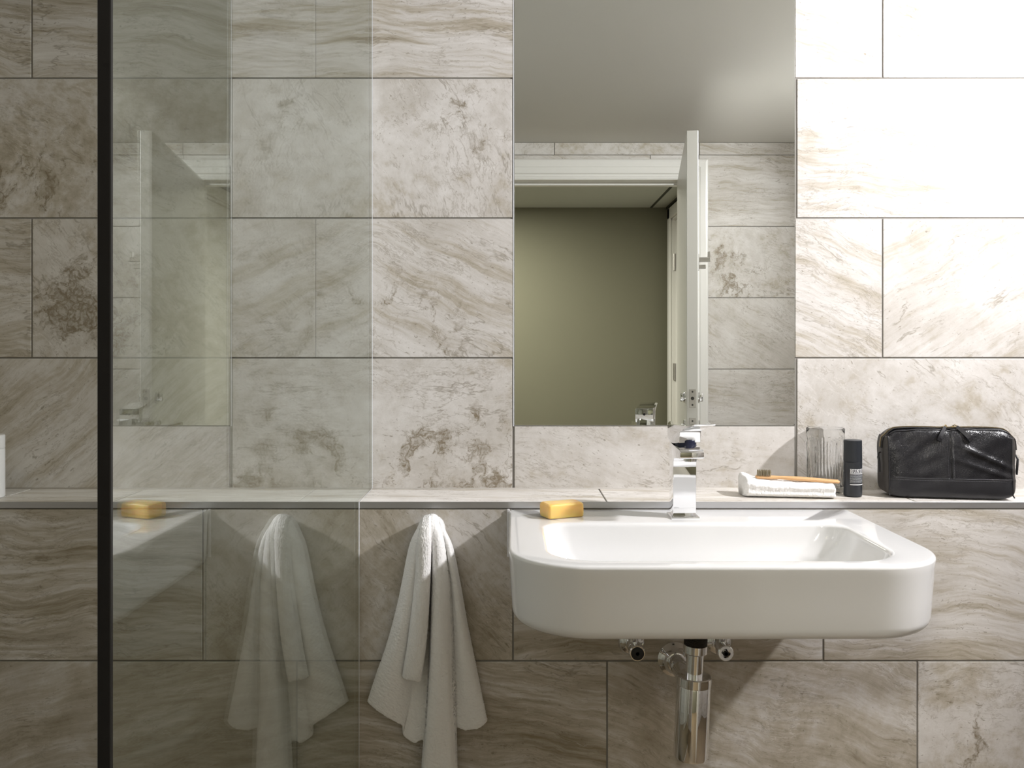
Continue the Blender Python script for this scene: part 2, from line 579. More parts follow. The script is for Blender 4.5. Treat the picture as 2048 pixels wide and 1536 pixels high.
tw = TileWall('xz', YU, -1)
zr = [2.1242, 1.8270, 1.5300, 1.2330, LEDGE]
for r in range(4):
    ph = ODD if r % 2 == 0 else 0.0
    for k in range(-4, 4):
        a0, a1 = max(ph + k * PITCH, XL), min(ph + (k + 1) * PITCH, XR)
        if a1 - a0 < 0.01:
            continue
        z0, z1 = zr[r + 1], min(zr[r], CEIL)
        prm = UP.get((r, k)) or rnd_tile()
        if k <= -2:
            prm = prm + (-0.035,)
        # cut round the mirror
        if a1 <= MX0 + 0.004 or a0 >= MX1 - 0.004:
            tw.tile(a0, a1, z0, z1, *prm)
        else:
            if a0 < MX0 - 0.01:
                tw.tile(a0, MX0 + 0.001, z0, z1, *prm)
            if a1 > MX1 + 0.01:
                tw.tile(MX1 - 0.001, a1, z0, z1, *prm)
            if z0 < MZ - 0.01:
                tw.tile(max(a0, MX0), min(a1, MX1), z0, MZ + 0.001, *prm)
tw.backing(XL, XR, LEDGE - 0.02, CEIL)
tw.finish('wall_back', M['tile_xz'])

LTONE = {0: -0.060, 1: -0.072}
LOW = {
    (0, -3): (61.0, 0.8, 0.0, (0, 0, 0)), (0, -2): (62.2, 0.95, 0.0, (0, 0, 0)), (0, -1): (64.4, 0.3, 0.75, (0, 0, 0)),
    (0, 0): (66.1, 0.95, 0.0, (0, 0, 0)), (0, 1): (67.9, 0.9, 0.05, (0, 0, 0)),
    (1, -3): (71.3, 0.6, -0.4, (0, 0, 0)), (1, -2): (73.0, 0.55, -0.3, (0, 0, 0)),
    (1, -1): (75.5, 0.85, 0.15, (0, 0, 0)), (1, 0): (77.7, 0.5, 0.35, (0, 0, 0)),
    (1, 1): (79.2, 0.15, 0.1, Lo(1880, 1440, 0.5)),
}
tw = TileWall('xz', YL, -1)
zr = [TRIMB, 0.6467, 0.3495, 0.0523, 0.0]
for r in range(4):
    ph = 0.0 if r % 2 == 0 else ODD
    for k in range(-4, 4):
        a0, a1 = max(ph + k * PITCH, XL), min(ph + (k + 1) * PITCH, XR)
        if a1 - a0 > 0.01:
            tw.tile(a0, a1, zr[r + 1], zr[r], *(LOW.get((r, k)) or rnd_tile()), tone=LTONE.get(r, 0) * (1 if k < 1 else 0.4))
tw.backing(XL, XR, 0, TRIMB, 0.15)
tw.finish('wall_lower', M['tile_xz'])

# ledge top and its metal edging
tw = TileWall('xy', LEDGE, 1)
for k in range(-4, 4):
    a0, a1 = max(ODD + k * PITCH, XL), min(ODD + (k + 1) * PITCH, XR)
    if a1 - a0 > 0.01:
        tw.tile(a0, a1, YL + 0.0005, YU + 0.002, 80 + k * 1.7, 0.9, 0.02)
tw.backing(XL, XR, YL + 0.004, YU, 0.012)
tw.finish('trim_1', M['tile_ledge'])
bm = bmesh.new()
box(bm, XL, XR, YL - 0.0015, YL + 0.0012, TRIMB + 0.0008, LEDGE + 0.0006, 0.0004, 1)
o = build('trim_2', bm, M['trim'])
o['kind'] = 'structure'
# sealant line at the back of the ledge
bm = bmesh.new()
tube(bm, [(XL, YU, LEDGE + 0.0005), (XR, YU, LEDGE + 0.0005)], 0.0022, 8)
o = build('trim_3', bm, M['tile_edge'], smooth=True)
o['kind'] = 'structure'

# side walls
for nm, pos, sg in (('wall_left', XL, 1), ('wall_right', XR, -1)):
    tw = TileWall('yz', pos, sg)
    zr = [2.1242, 1.8270, 1.5300, 1.2330, 0.936, 0.639, 0.342, 0.045, 0]
    for r in range(8):
        for k in range(0, 4):
            a0 = max(YD, YD + (k - 1) * PITCH + (0.3 if r % 2 else 0.1))
            a1 = min(YU, YD + k * PITCH + (0.3 if r % 2 else 0.1))
            if a1 - a0 > 0.01:
                tw.tile(a0, a1, zr[r + 1], min(zr[r], CEIL), *rnd_tile())
    tw.backing(YD, YU, 0, CEIL)
    tw.finish(nm, M['tile_yz'])

# door wall (seen in the mirror)
AO = 0.086     # architrave width
tw = TileWall('xz', YD, 1)
zj = [2.060 - 0.2965 * i for i in range(7)]
zr = [CEIL] + zj + [0.0]
FR = {(1, 0): (90.4, 0.9, 0.05, (0, 0, 0)), (2, 0): (46.2, 0.0, 0.2, (0.88, 1.56, 0.9)),
      (3, 0): (44.5, 0.5, 0.6, (0, 0, 0)), (4, 0): (93.3, 0.7, 0.2, (0, 0, 0))}
for r in range(8):
    ph = 0.172 if r % 2 == 0 else 0.57
    z0, z1 = zr[r + 1], zr[r]
    for k in range(-4, 4):
        a0, a1 = max(ph + k * PITCH, XL), min(ph + (k + 1) * PITCH, XR)
        if a1 - a0 < 0.01:
            continue
        prm = FR.get((r, k)) or rnd_tile()
        if a0 < 1.0 < a1 and (r, 0) in FR:
            prm = FR[(r, 0)]
        hz = HEADZ + AO * 0.6
        if a1 <= DOORL - 0.05 or a0 >= DOORR + 0.05 or z0 >= hz:
            tw.tile(a0, a1, z0, z1, *prm)
        else:
            if a0 < DOORL - 0.05:
                tw.tile(a0, DOORL - 0.05, z0, z1, *prm)
            if a1 > DOORR + 0.05:
                tw.tile(DOORR + 0.05, a1, z0, z1, *prm)
            if z1 > hz:
                tw.tile(max(a0, DOORL - 0.05), min(a1, DOORR + 0.05), hz, z1, *prm)
tw.backing(XL, DOORL - 0.02, 0, CEIL, 0.12)
tw.backing(DOORR + 0.02, XR, 0, CEIL, 0.12)
tw.backing(DOORL - 0.02, DOORR + 0.02, HEADZ + 0.02, CEIL, 0.12)
tw.finish('wall_front', M['tile_xz'])

# floor, ceiling
bm = bmesh.new()
box(bm, XL - 0.1, XR + 0.1, YD - 0.12, YU + 0.1, -0.08, 0.0)
setp(build('floor', bm, M['floor']), kind='structure')
bm = bmesh.new()
box(bm, XL - 0.1, XR + 0.1, YD - 0.12, YU + 0.1, CEIL, CEIL + 0.08)
setp(build('ceiling', bm, M['plaster']), kind='structure')

# hall beyond the door
HC = 2.13
bm = bmesh.new()
box(bm, -2.4, HX, HY - 0.1, HY, 0, HC)
setp(build('wall_hall_far', bm, M['hallpaint']), kind='structure')
bm = bmesh.new()
box(bm, -2.5, -2.4, HY - 0.1, YD - 0.12, 0, HC)
setp(build('wall_hall_left', bm, M['hallpaint']), kind='structure')
bm = bmesh.new()
box(bm, HX, HX + 0.1, HY - 0.1, -1.50, 0, HC)
box(bm, HX, HX + 0.1, -0.62, YD - 0.12, 0, HC)
box(bm, HX, HX + 0.1, -1.50, -0.62, 2.04, HC)
setp(build('wall_hall_right', bm, M['hallpaint']), kind='structure')
bm = bmesh.new()
box(bm, -2.5, HX + 0.1, HY - 0.1, YD - 0.12, HC, HC + 0.08)
setp(build('ceiling_hall', bm, M['hallceil']), kind='structure')
bm = bmesh.new()
box(bm, -2.5, HX + 0.1, HY - 0.1, YD - 0.12, -0.08, 0)
setp(build('floor_hall', bm, M['floor']), kind='structure')
bm = bmesh.new()
box(bm, HX - 0.11, HX - 0.095, HY, YD - 0.12, HC - 0.002, HC + 0.002)
setp(build('trim_4', bm, M['gap']), kind='structure')
bm = bmesh.new()
box(bm, HX - 0.012, HX, HY, YD - 0.12, HC - 0.012, HC + 0.001)
setp(build('trim_5', bm, M['gap']), kind='structure')


# architraves and jambs of the bathroom doorway
def arch_profile(w_):
    """(across, proud) : moulded architrave section, 0 = opening side"""
    return [(0, 0), (0, 0.010), (0.006, 0.013), (0.012, 0.013), (0.016, 0.009), (0.022, 0.009), (0.027, 0.015),
            (0.050, 0.017), (0.053, 0.019), (w_ - 0.012, 0.020), (w_ - 0.004, 0.018), (w_, 0.012), (w_, 0)]


def architrave(name, xl, xr, ztop, yface, sgn, w_, mat):
    prof = arch_profile(w_)
    bm = bmesh.new()
    rings = []
    for kind in range(4):
        ring = []
        for a, p in prof:
            y = yface + sgn * p
            if kind == 0:
                ring.append((xl - a, y, 0))
            elif kind == 1:
                ring.append((xl - a, y, ztop + a))
            elif kind == 2:
                ring.append((xr + a, y, ztop + a))
            else:
                ring.append((xr + a, y, 0))
        rings.append(ring)
    loft(bm, rings)
    o = build(name, bm, mat)
    o['kind'] = 'structure'
    return o


architrave('trim_6', DOORL, DOORR, HEADZ, YD, 1, AO, M['whitegloss'])
architrave('trim_7', DOORL, DOORR, HEADZ, YD - 0.12, -1, AO, M['whitegloss'])
bm = bmesh.new()
for (xa, xb) in ((DOORL - 0.02, DOORL), (DOORR, DOORR + 0.02)):
    box(bm, xa, xb, YD - 0.12, YD, 0, HEADZ + 0.02)
box(bm, DOORL - 0.02, DOORR + 0.02, YD - 0.12, YD, HEADZ, HEADZ + 0.02)
# stops
box(bm, DOORL, DOORL + 0.012, YD - 0.08, YD - 0.045, 0, HEADZ)
box(bm, DOORR - 0.012, DOORR, YD - 0.08, YD - 0.045, 0, HEADZ)
box(bm, DOORL, DOORR, YD - 0.08, YD - 0.045, HEADZ - 0.012, HEADZ)
setp(build('trim_8', bm, M['whitegloss']), kind='structure')

# ------------------------------------------------------------------ bathroom door, open into the room
DW = 0.832
piv = Vector((DOORR - 0.004, YD + 0.002, 0.006))
d1 = bpy.data.objects.new('door_1', None)
C.objects.link(d1)
d1.location = piv
d1.empty_display_size = 0.05
ang = math.radians(8.9)
# local frame: +y along the leaf away from the hinge, -x thickness (hall face)
d1.rotation_euler = (0, 0, ang)
setp(d1, kind='structure', label='white bathroom door standing open, seen edge on in the mirror', category='door')
bm = bmesh.new()
box(bm, -0.036, 0, 0.0, DW, 0, HEADZ - 0.012, 0.0012, 1)
build('door_leaf', bm, M['whitegloss'], d1, local=True)
ZL = EYE - 0.154 - 0.006
for (zc, hh) in ((ZL, 0.029), (ZL - 0.098, 0.036)):
    bm = bmesh.new()
    box(bm, -0.0285, -0.0075, DW - 0.001, DW + 0.0012, zc - hh, zc + hh, 0.0005, 1)
    pl = build('latch_plate', bm, M['steel'], d1, local=True)
    bm = bmesh.new()
    lathe(bm, [(0.0055, 0), (0.0055, 0.0006)], (-0.018, DW + 0.0012, zc), (0, 1, 0), 16)
    for s_ in (-1, 1):
        lathe(bm, [(0.003, 0), (0.003, 0.0008)], (-0.018, DW + 0.0012, zc + s_ * hh * 0.72), (0, 1, 0), 12)
    q_ = build('screw', bm, M['thread'], pl, local=True)
# privacy turns
for sx in (1, -1):
    xx = 0 if sx > 0 else -0.036
    bm = bmesh.new()
    lathe(bm, [(0.0, 0), (0.019, 0), (0.019, 0.005), (0.017, 0.007), (0, 0.007)], (xx, DW - 0.055, ZL), (sx, 0, 0), 24, cap0=False, cap1=False)
    box(bm, min(xx + sx * 0.006, xx + sx * 0.018), max(xx + sx * 0.006, xx + sx * 0.018), DW - 0.059, DW - 0.051,
        ZL - 0.013, ZL + 0.013, 0.002)
    build('privacy_turn', bm, M['chrome'], d1, smooth=True, local=True, auto=40)
    zc = ZL - 0.098
    bm = bmesh.new()
    lathe(bm, [(0.0, 0), (0.026, 0), (0.026, 0.006), (0.024, 0.008), (0.010, 0.008), (0.010, 0.042), (0, 0.042)],
          (xx, DW - 0.06, zc), (sx, 0, 0), 28, cap0=False, cap1=False)
    tube(bm, [(xx + sx * 0.045, DW - 0.05, zc), (xx + sx * 0.047, DW - 0.07, zc), (xx + sx * 0.047, DW - 0.12, zc),
              (xx + sx * 0.045, DW - 0.18, zc)], 0.0095, 14)
    build('lever_handle', bm, M['chrome'], d1, smooth=True, local=True, auto=40)
# double robe hook near the free edge
zc = EYE + 0.275
bm = bmesh.new()
box(bm, 0, 0.004, DW - 0.05, DW - 0.012, zc - 0.026, zc + 0.026, 0.001)
box(bm, 0.002, 0.040, DW - 0.040, DW - 0.020, zc + 0.002, zc + 0.016, 0.002)
box(bm, 0.030, 0.040, DW - 0.040, DW - 0.020, zc + 0.014, zc + 0.034, 0.002)
box(bm, 0.002, 0.026, DW - 0.040, DW - 0.020, zc - 0.020, zc - 0.008, 0.002)
build('robe_hook', bm, M['steel'], d1, local=True)
for zh in (0.22, 1.05, 1.72):
    bm = bmesh.new()
    tube(bm, [(0.004, -0.004, zh - 0.045), (0.004, -0.004, zh + 0.045)], 0.006, 12)
    build('hinge', bm, M['steel'], d1, smooth=True, local=True, auto=40)

# hall side door with its architrave
bm = bmesh.new()
box(bm, HX + 0.02, HX + 0.056, -1.488, -0.632, 0.006, 2.028, 0.002, 1)
d2 = build('door_2', bm, M['whitegloss'])
setp(d2, kind='structure', label='white door in the hall side wall, seen in the mirror', category='door')
for zh in (0.25, EYE + 0.62 * 0.85, 1.12):
    bm = bmesh.new()
    tube(bm, [(HX + 0.012, -1.484, zh - 0.05), (HX + 0.012, -1.484, zh + 0.05)], 0.007, 12)
    build('hinge', bm, M['steel'], d2, smooth=True, auto=40)
bm = bmesh.new()
box(bm, HX - 0.016, HX, -1.565, -1.50, 0, 2.105, 0.003)
box(bm, HX - 0.016, HX, -0.62, -0.555, 0, 2.105, 0.003)
box(bm, HX - 0.016, HX, -1.565, -0.555, 2.04, 2.105, 0.003)
box(bm, HX, HX + 0.10, -1.50, -1.488, 0, 2.04)
box(bm, HX, HX + 0.10, -0.632, -0.62, 0, 2.04)
box(bm, HX, HX + 0.10, -1.50, -0.62, 2.028, 2.04)
setp(build('trim_9', bm, M['whitegloss']), kind='structure')

# ------------------------------------------------------------------ mirror
bm = bmesh.new()
box(bm, MX0 + 0.0012, MX1 - 0.0012, YU - 0.0012, YU + 0.0035, MZ + 0.0012, CEIL - 0.003, 0.0005, 1)
mir = build('wall_mirror', bm, M['mirror'])
setp(mir, label='tall frameless mirror set flush into the tiled wall above the basin', category='mirror')
# pale sealant around it
bm = bmesh.new()
box(bm, MX0 - 0.0016, MX0 + 0.0010, YU - 0.0006, YU + 0.003, MZ - 0.0005, CEIL - 0.003)
build('sealant', bm, M['silicone'], mir)

# ------------------------------------------------------------------ glass shower screen, square to the wall
GX1 = wx(744, YU) + 0.001
GX0 = GX1 - 0.004
GY0 = 0.628
scr = empty('shower_screen', (GX0 + 0.005, GY0 + 0.02, 0), 'frameless clear glass shower screen with a black front edge', 'shower screen')
bm = bmesh.new()
poly = [(GY0 + 0.004, 0.012), (YL - 0.003, 0.012), (YL - 0.003, TRIMB + 0.001), (YL - 0.003, LEDGE + 0.004),
        (YU - 0.003, LEDGE + 0.004), (YU - 0.003, 2.06), (GY0 + 0.004, 2.06)]
prism_x(bm, poly, GX0, GX1)
build('glass_panel', bm, M['screen'], scr)
bm = bmesh.new()
box(bm, GX1 - 0.0098, GX1 + 0.0003, GY0, GY0 + 0.0042, 0.010, 2.062, 0.0006, 1)  # opaque strip added to imitate the polished glass edge, which looks dark
setp(build('glass_edge_strip', bm, M['black'], scr), label='black strip standing for the dark-looking glass edge')
bm = bmesh.new()
for xx in (GX1,):
    tube(bm, [(xx, YL - 0.002, 0.0), (xx, YL - 0.002, LEDGE), (xx, YU - 0.002, LEDGE + 0.002), (xx, YU - 0.002, 2.06)],
         0.0007, 8)
build('silicone_bead', bm, M['silicone'], scr, smooth=True)
bm = bmesh.new()
box(bm, GX1 - 0.011, GX1 + 0.006, GY0 + 0.01, YL - 0.004, 0.0, 0.014, 0.001)
build('floor_channel', bm, M['trim'], scr)

# ------------------------------------------------------------------ washbasin
RIM = 0.9405
BX0, BX1 = -0.0075, 0.6500
BYF, BYB = 1.212, YL - 0.0005
BBOT = 0.8290
bs = empty('washbasin', (0.319, YL - 0.02, RIM), 'white ceramic wall hung washbasin under the mirror', 'washbasin')


def basin_rings():
    R = []
    RF = 0.118

    def out(i, z):
        return rring(BX0 + i, BX1 - i, BYF + i, BYB, max(RF - i * 0.6, 0.03), 0.004, z)
    # underside centre to edge
    R.append(rring(0.26, 0.38, 1.40, 1.50, 0.05, 0.05, BBOT - 0.003))
    R.append(rring(0.10, 0.54, 1.30, 1.60, 0.10, 0.03, BBOT - 0.003))
    R.append(out(0.045, BBOT - 0.002))
    for k in range(8):
        a = (k / 7) * PI / 2
        R.append(out(0.006 + 0.020 * (1 - math.sin(a)), BBOT + 0.020 * (1 - math.cos(a))))
    R.append(out(0.004, BBOT + 0.05))
    R.append(out(0.0015, RIM - 0.016))
    for k in range(8):
        a = (k / 7) * PI / 2
        R.append(out(0.0 + 0.0055 * (1 - math.cos(a)), RIM - 0.0055 + 0.0055 * math.sin(a)))
    # deck to bowl edge
    bx0, bx1, by0, by1 = 0.056, 0.580, 1.250, 1.515

    def bowl(i, z, il=0, ir=0, ib=0, rf=0.075, rb=0.045):
        return rring(bx0 + i + il, bx1 - i - ir, by0 + i, by1 - i - ib, max(rf - i * 0.3, 0.02), max(rb - i * 0.3, 0.02), z)
    R.append(bowl(-0.016, RIM + 0.0002))
    for k in range(7):
        a = (k / 6) * PI / 2
        R.append(bowl(-0.008 + 0.008 * math.sin(a), RIM - 0.008 * (1 - math.cos(a))))
    R.append(bowl(0.003, RIM - 0.03, 0.002, 0.010, 0.0))
    R.append(bowl(0.006, RIM - 0.052, 0.006, 0.024, 0.002))
    for k in range(6):
        a = (k / 5) * PI / 2
        R.append(bowl(0.008 + 0.030 * (1 - math.cos(a)), RIM - 0.058 - 0.022 * math.sin(a), 0.010, 0.032, 0.004))
    R.append(rring(0.24, 0.40, 1.34, 1.44, 0.04, 0.04, RIM - 0.083))
    R.append(rring(0.297, 0.341, 1.368, 1.412, 0.0219, 0.0219, RIM - 0.085))
    return R


bm = bmesh.new()
loft(bm, basin_rings())
build('basin_body', bm, M['ceramic'], bs, smooth=True, auto=75)
bm = bmesh.new()
lathe(bm, [(0.0, 0), (0.031, 0), (0.032, 0.0015), (0.030, 0.003), (0.022, 0.0035), (0.020, 0.002), (0.0, 0.004)],
      (0.319, 1.39, RIM - 0.0845), (0, 0, 1), 40, cap0=False, cap1=False)
setp(build('drain_waste', bm, M['chrome'], bs, smooth=True, auto=40), label='chrome drain waste')
# pale sealant between basin and wall at the left
bm = bmesh.new()
box(bm, BX0 - 0.004, BX0 + 0.001, YL - 0.004, YL - 0.0006, BBOT + 0.02, RIM + 0.0015, 0.001)
build('sealant', bm, M['whiteplastic'], bs)

# ------------------------------------------------------------------ tap
TX = 0.3150
tap = empty('basin_tap', (TX, 1.585, RIM), 'square chrome lever mixer tap standing on the white basin', 'tap')
Y0 = 1.593   # back of body
bm = bmesh.new()
box(bm, TX - 0.026, TX + 0.026, Y0 - 0.046, Y0 + 0.003, RIM - 0.0002, RIM + 0.0048, 0.0012)
build('base_plate', bm, M['chrome'], tap)
bm = bmesh.new()
hw = 0.0212
yb, yf = Y0, Y0 - 0.036
zt = EYE - 0.170
prism_x(bm, [(yb, RIM + 0.004), (yb, zt + 0.008), (yb - 0.018, zt - 0.004), (yf - 0.062, zt - 0.006), (yf - 0.066, zt - 0.010),
             (yf - 0.066, zt - 0.021), (yf - 0.060, zt - 0.0225), (yf - 0.012, zt - 0.0255), (yf - 0.002, zt - 0.034),
             (yf, zt - 0.044), (yf, RIM + 0.004)], TX - hw, TX + hw, 0.0012)
build('tap_body', bm, M['chrome'], tap, smooth=True, auto=30)
bm = bmesh.new()
lathe(bm, [(0.0105, 0), (0.0115, -0.001), (0.0115, -0.006), (0.009, -0.007), (0.009, -0.004)],
      (TX, yf - 0.048, zt - 0.0215), (0, 0, 1), 28)
build('aerator', bm, M['chrome'], tap, smooth=True, auto=40)
bm = bmesh.new()
lathe(bm, [(0.0195, 0), (0.0195, 0.0125), (0.018, 0.014)], (TX + 0.003, 1.562, zt - 0.008), (0, 0, 1), 40)
setp(build('cartridge', bm, M['cartridge'], tap, smooth=True, auto=40), label='dark cartridge collar')
bm = bmesh.new()
LR = Matrix.Translation((TX, 1.575, EYE)) @ Matrix.Rotation(math.radians(15), 4, 'Z')
prism_x(bm, [(0.020, -0.139), (0.020, -0.1635), (0.010, -0.172), (-0.006, -0.172), (-0.030, -0.169), (-0.030, -0.1475), (-0.055, -0.1400), (-0.086, -0.1335),
             (-0.088, -0.1305), (-0.055, -0.1360), (-0.010, -0.1380)], -hw, hw, 0.001)
bmesh.ops.transform(bm, matrix=LR, verts=bm.verts)
hd = build('lever', bm, M['chrome'], tap, smooth=True, auto=30)
bm = bmesh.new()
lathe(bm, [(0.0030, 0), (0.0030, 0.0006), (0.0018, 0.0006), (0.0018, 0.0001)], (0, 0.0201, -0.152), (0, 1, 0), 20)
bmesh.ops.transform(bm, matrix=LR, verts=bm.verts)
build('set_screw', bm, M['black'], hd)

# ------------------------------------------------------------------ bottle trap and angle valves below the basin
trx, try_ = 0.3165, 1.478
trap = empty('bottle_trap', (trx, try_, 0.60), 'polished chrome bottle trap hanging below the white basin', 'trap')
ax = Vector((0.045, 0, 1)).normalized()
base = Vector((trx + 0.0055, try_, 0.826))


def at(h):
    return base + ax * h


bm = bmesh.new()
prof = []
for i in range(47):
    prof += [(0.0190, -0.004 - i * 0.002), (0.0203, -0.005 - i * 0.002)]
lathe(bm, [(0.0190, 0.0035)] + prof, base, ax, 36)
build('threaded_tail', bm, M['thread'], trap, smooth=True, auto=30)
Z = lambda py: (EYE - (py - 700) / FPX * try_) - 0.826
zc0, zc1, zp, zcap, zb0, zb = Z(1289), Z(1306), Z(1346), Z(1350), Z(1369), Z(1514)
bm = bmesh.new()
lathe(bm, [(0.0, zc0 + 0.001), (0.019, zc0 + 0.001), (0.0208, zc0), (0.0208, zc1 + 0.002), (0.0190, zc1), (0.0, zc1)], base, ax, 48, cap0=False, cap1=False)
build('collar_nut', bm, M['chrome'], trap, smooth=True, auto=35)
bm = bmesh.new()
lathe(bm, [(0.0150, zc1 + 0.002), (0.0150, zp - 0.004)], base, ax, 48)
build('down_pipe', bm, M['chrome'], trap, smooth=True, auto=35)
bm = bmesh.new()
lathe(bm, [(0.0, zcap), (0.0285, zcap), (0.0302, zcap - 0.0015), (0.0302, zb0 + 0.0012), (0.0290, zb0), (0.0, zb0)], base, ax, 56,
      cap0=False, cap1=False)
build('cap_ring', bm, M['chrome'], trap, smooth=True, auto=35)
bm = bmesh.new()
lathe(bm, [(0.0280, zb0 + 0.0005), (0.0290, zb0 - 0.002), (0.0297, zb + 0.004), (0.0288, zb + 0.001), (0.026, zb), (0.022, zb)],
      base, ax, 56)
build('trap_body', bm, M['chrome'], trap, smooth=True, auto=35)
fl = Vector((wx(1350, YL), YL, wz(1318, YL)))
bm = bmesh.new()
st = at(zb0 - 0.012)
tube(bm, [st + Vector((0, 0.0, 0)), st + Vector((0, 0.045, 0.004)), Vector((fl.x, YL - 0.05, fl.z - 0.001)), Vector((fl.x, YL - 0.001, fl.z))], 0.0160, 28)
build('outlet_pipe', bm, M['chrome'], trap, smooth=True, auto=35)
bm = bmesh.new()
lathe(bm, [(0.017, 0.018), (0.020, 0.016), (0.022, 0.008), (0.030, 0.004), (0.0335, 0.0015), (0.0335, 0)], fl - Vector((0, 0, 0)), (0, -1, 0), 48)
build('wall_flange', bm, M['chrome'], trap, smooth=True, auto=50)


def valve(px, py, hx, hz, label, core):
    c = Vector((wx(px, YL), YL, wz(py, YL)))
    v = empty('angle_valve', c, label, 'valve', 'angle valves below the basin')
    bm = bmesh.new()
    lathe(bm, [(0.012, 0.012), (0.016, 0.010), (0.022, 0.006), (0.0265, 0.002), (0.0265, 0)], c, (0, -1, 0), 40)
    build('wall_rosette', bm, M['chrome'], v, smooth=True, auto=60)
    bm = bmesh.new()
    lathe(bm, [(0.0125, 0.008), (0.0125, 0.044), (0.011, 0.046)], c, (0, -1, 0), 32)
    tube(bm, [c + Vector((0, -0.030, 0)), c + Vector((0, -0.030, 0.040))], 0.0085, 20)
    build('valve_body', bm, M['chrome'], v, smooth=True, auto=40)
    bm = bmesh.new()
    h = c + Vector((hx, 0, hz))
    lathe(bm, [(0.009, 0.040), (0.0145, 0.044), (0.0150, 0.050), (0.0150, 0.064), (0.0135, 0.066), (0.0085, 0.066),
               (0.0080, 0.060), (0.0045, 0.060), (0.0045, 0.064), (0.0022, 0.064), (0.0022, 0.060)], h, (0, -1, 0), 32)
    vh = build('valve_handle', bm, M['chrome'], v, smooth=True, auto=30)
    bm = bmesh.new()
    lathe(bm, [(core, 0.0655), (core, 0.0672), (core - 0.001, 0.0676), (0.0035, 0.0676), (0.003, 0.0655)], h, (0, -1, 0), 32)
    setp(build('handle_core', bm, M['black'], vh, smooth=True, auto=30), label='black valve handle core')
    bm = bmesh.new()
    tube(bm, [c + Vector((0, -0.030, 0.038)), c + Vector((0.002, -0.031, 0.09)), c + Vector((0.006, -0.034, 0.136))], 0.005, 12)
    build('supply_hose', bm, M['steel'], v, smooth=True, auto=40)


valve(1263, 1283, 0.002, 0.0, 'chrome angle valve on the wall left of the bottle trap', 0.0122)
valve(1437, 1283, -0.002, 0.0, 'chrome angle valve on the wall right of the bottle trap', 0.0060)

# ------------------------------------------------------------------ robe hook and hanging towel
hk = empty('towel_hook', (wx(868, YL), YL, wz(1062, YL)), 'small square chrome wall hook behind the hanging white towel', 'hook')
hxc, hzc = wx(866, YL), wz(1071, YL)
bm = bmesh.new()
box(bm, hxc - 0.023, hxc + 0.023, YL - 0.006, YL, hzc - 0.023, hzc + 0.023, 0.001)
build('back_plate', bm, M['whitegloss'], hk)
bm = bmesh.new()
box(bm, hxc - 0.012, hxc + 0.004, YL - 0.034, YL - 0.004, hzc - 0.006, hzc + 0.006, 0.002)
build('hook_arm', bm, M['chrome'], hk)


def cr(p0, p1, p2, p3, t_):
    return 0.5 * ((2 * p1) + (p2 - p0) * t_ + (2 * p0 - 5 * p1 + 4 * p2 - p3) * t_ * t_ + (3 * p1 - p0 - 3 * p2 + p3) * t_ ** 3)


def spline(pts, n):
    """Catmull-Rom resampled by index with roughly even length"""
    pts = [Vector(p) for p in pts]
    out = []
    cum = [0]
    for a, b in zip(pts[:-1], pts[1:]):
        cum.append(cum[-1] + (a - b).length + 1e-9)
    T = cum[-1]
    for i in range(n):
        s_ = T * i / (n - 1)
        k = 0
        while k < len(pts) - 2 and cum[k + 1] < s_:
            k += 1
        u = (s_ - cum[k]) / (cum[k + 1] - cum[k])
        p0 = pts[k - 1] if k > 0 else pts[0] * 2 - pts[1]
        p3 = pts[k + 2] if k + 2 < len(pts) else pts[-1] * 2 - pts[-2]
        out.append(cr(p0, pts[k], pts[k + 1], p3, u))
    return out


def W(px, py, dep):
    """pixel at a depth in mm off the lower wall"""
    return P(px, py, YL - dep / 1000.0)


def sheet(bm, guides, nu, nv, thick, fuzz, seed):
    """a thick draped sheet; guides = top-to-bottom lines from left to right"""
    G = [spline(g, nv) for g in guides]
    grid = []
    for j in range(nv):
        row = spline([g[j] for g in G], nu)
        grid.append(row)
    rr = random.Random(seed)

    def nrm(j, i):
        a = grid[j][min(i + 1, nu - 1)] - grid[j][max(i - 1, 0)]
        b = grid[min(j + 1, nv - 1)][i] - grid[max(j - 1, 0)][i]
        n_ = a.cross(b)
        return n_.normalized() if n_.length > 1e-9 else Vector((0, -1, 0))
    fr_, bk = [], []
    for j in range(nv):
        f_, b_ = [], []
        for i in range(nu):
            p = grid[j][i]
            n_ = nrm(j, i)
            e = min(i, nu - 1 - i, j, nv - 1 - j) / 4.0
            th = thick * (0.55 + 0.45 * min(1, e) ** 0.5) * 0.5
            z1 = Vector((rr.gauss(0, 1), rr.gauss(0, 1), rr.gauss(0, 1))) * fuzz
            z2 = Vector((rr.gauss(0, 1), rr.gauss(0, 1), rr.gauss(0, 1))) * fuzz
            f_.append(bm.verts.new(p + n_ * th + z1))
            b_.append(bm.verts.new(p - n_ * th + z2))
        fr_.append(f_)
        bk.append(b_)
    for j in range(nv - 1):
        for i in range(nu - 1):
            bm.faces.new((fr_[j][i], fr_[j][i + 1], fr_[j + 1][i + 1], fr_[j + 1][i]))
            bm.faces.new((bk[j][i], bk[j + 1][i], bk[j + 1][i + 1], bk[j][i + 1]))
    for j in range(nv - 1):
        bm.faces.new((fr_[j][0], fr_[j + 1][0], bk[j + 1][0], bk[j][0]))
        bm.faces.new((fr_[j][-1], bk[j][-1], bk[j + 1][-1], fr_[j + 1][-1]))
    for i in range(nu - 1):
        bm.faces.new((fr_[0][i], bk[0][i], bk[0][i + 1], fr_[0][i + 1]))
        bm.faces.new((fr_[-1][i], fr_[-1][i + 1], bk[-1][i + 1], bk[-1][i]))


towel_bm = bmesh.new()
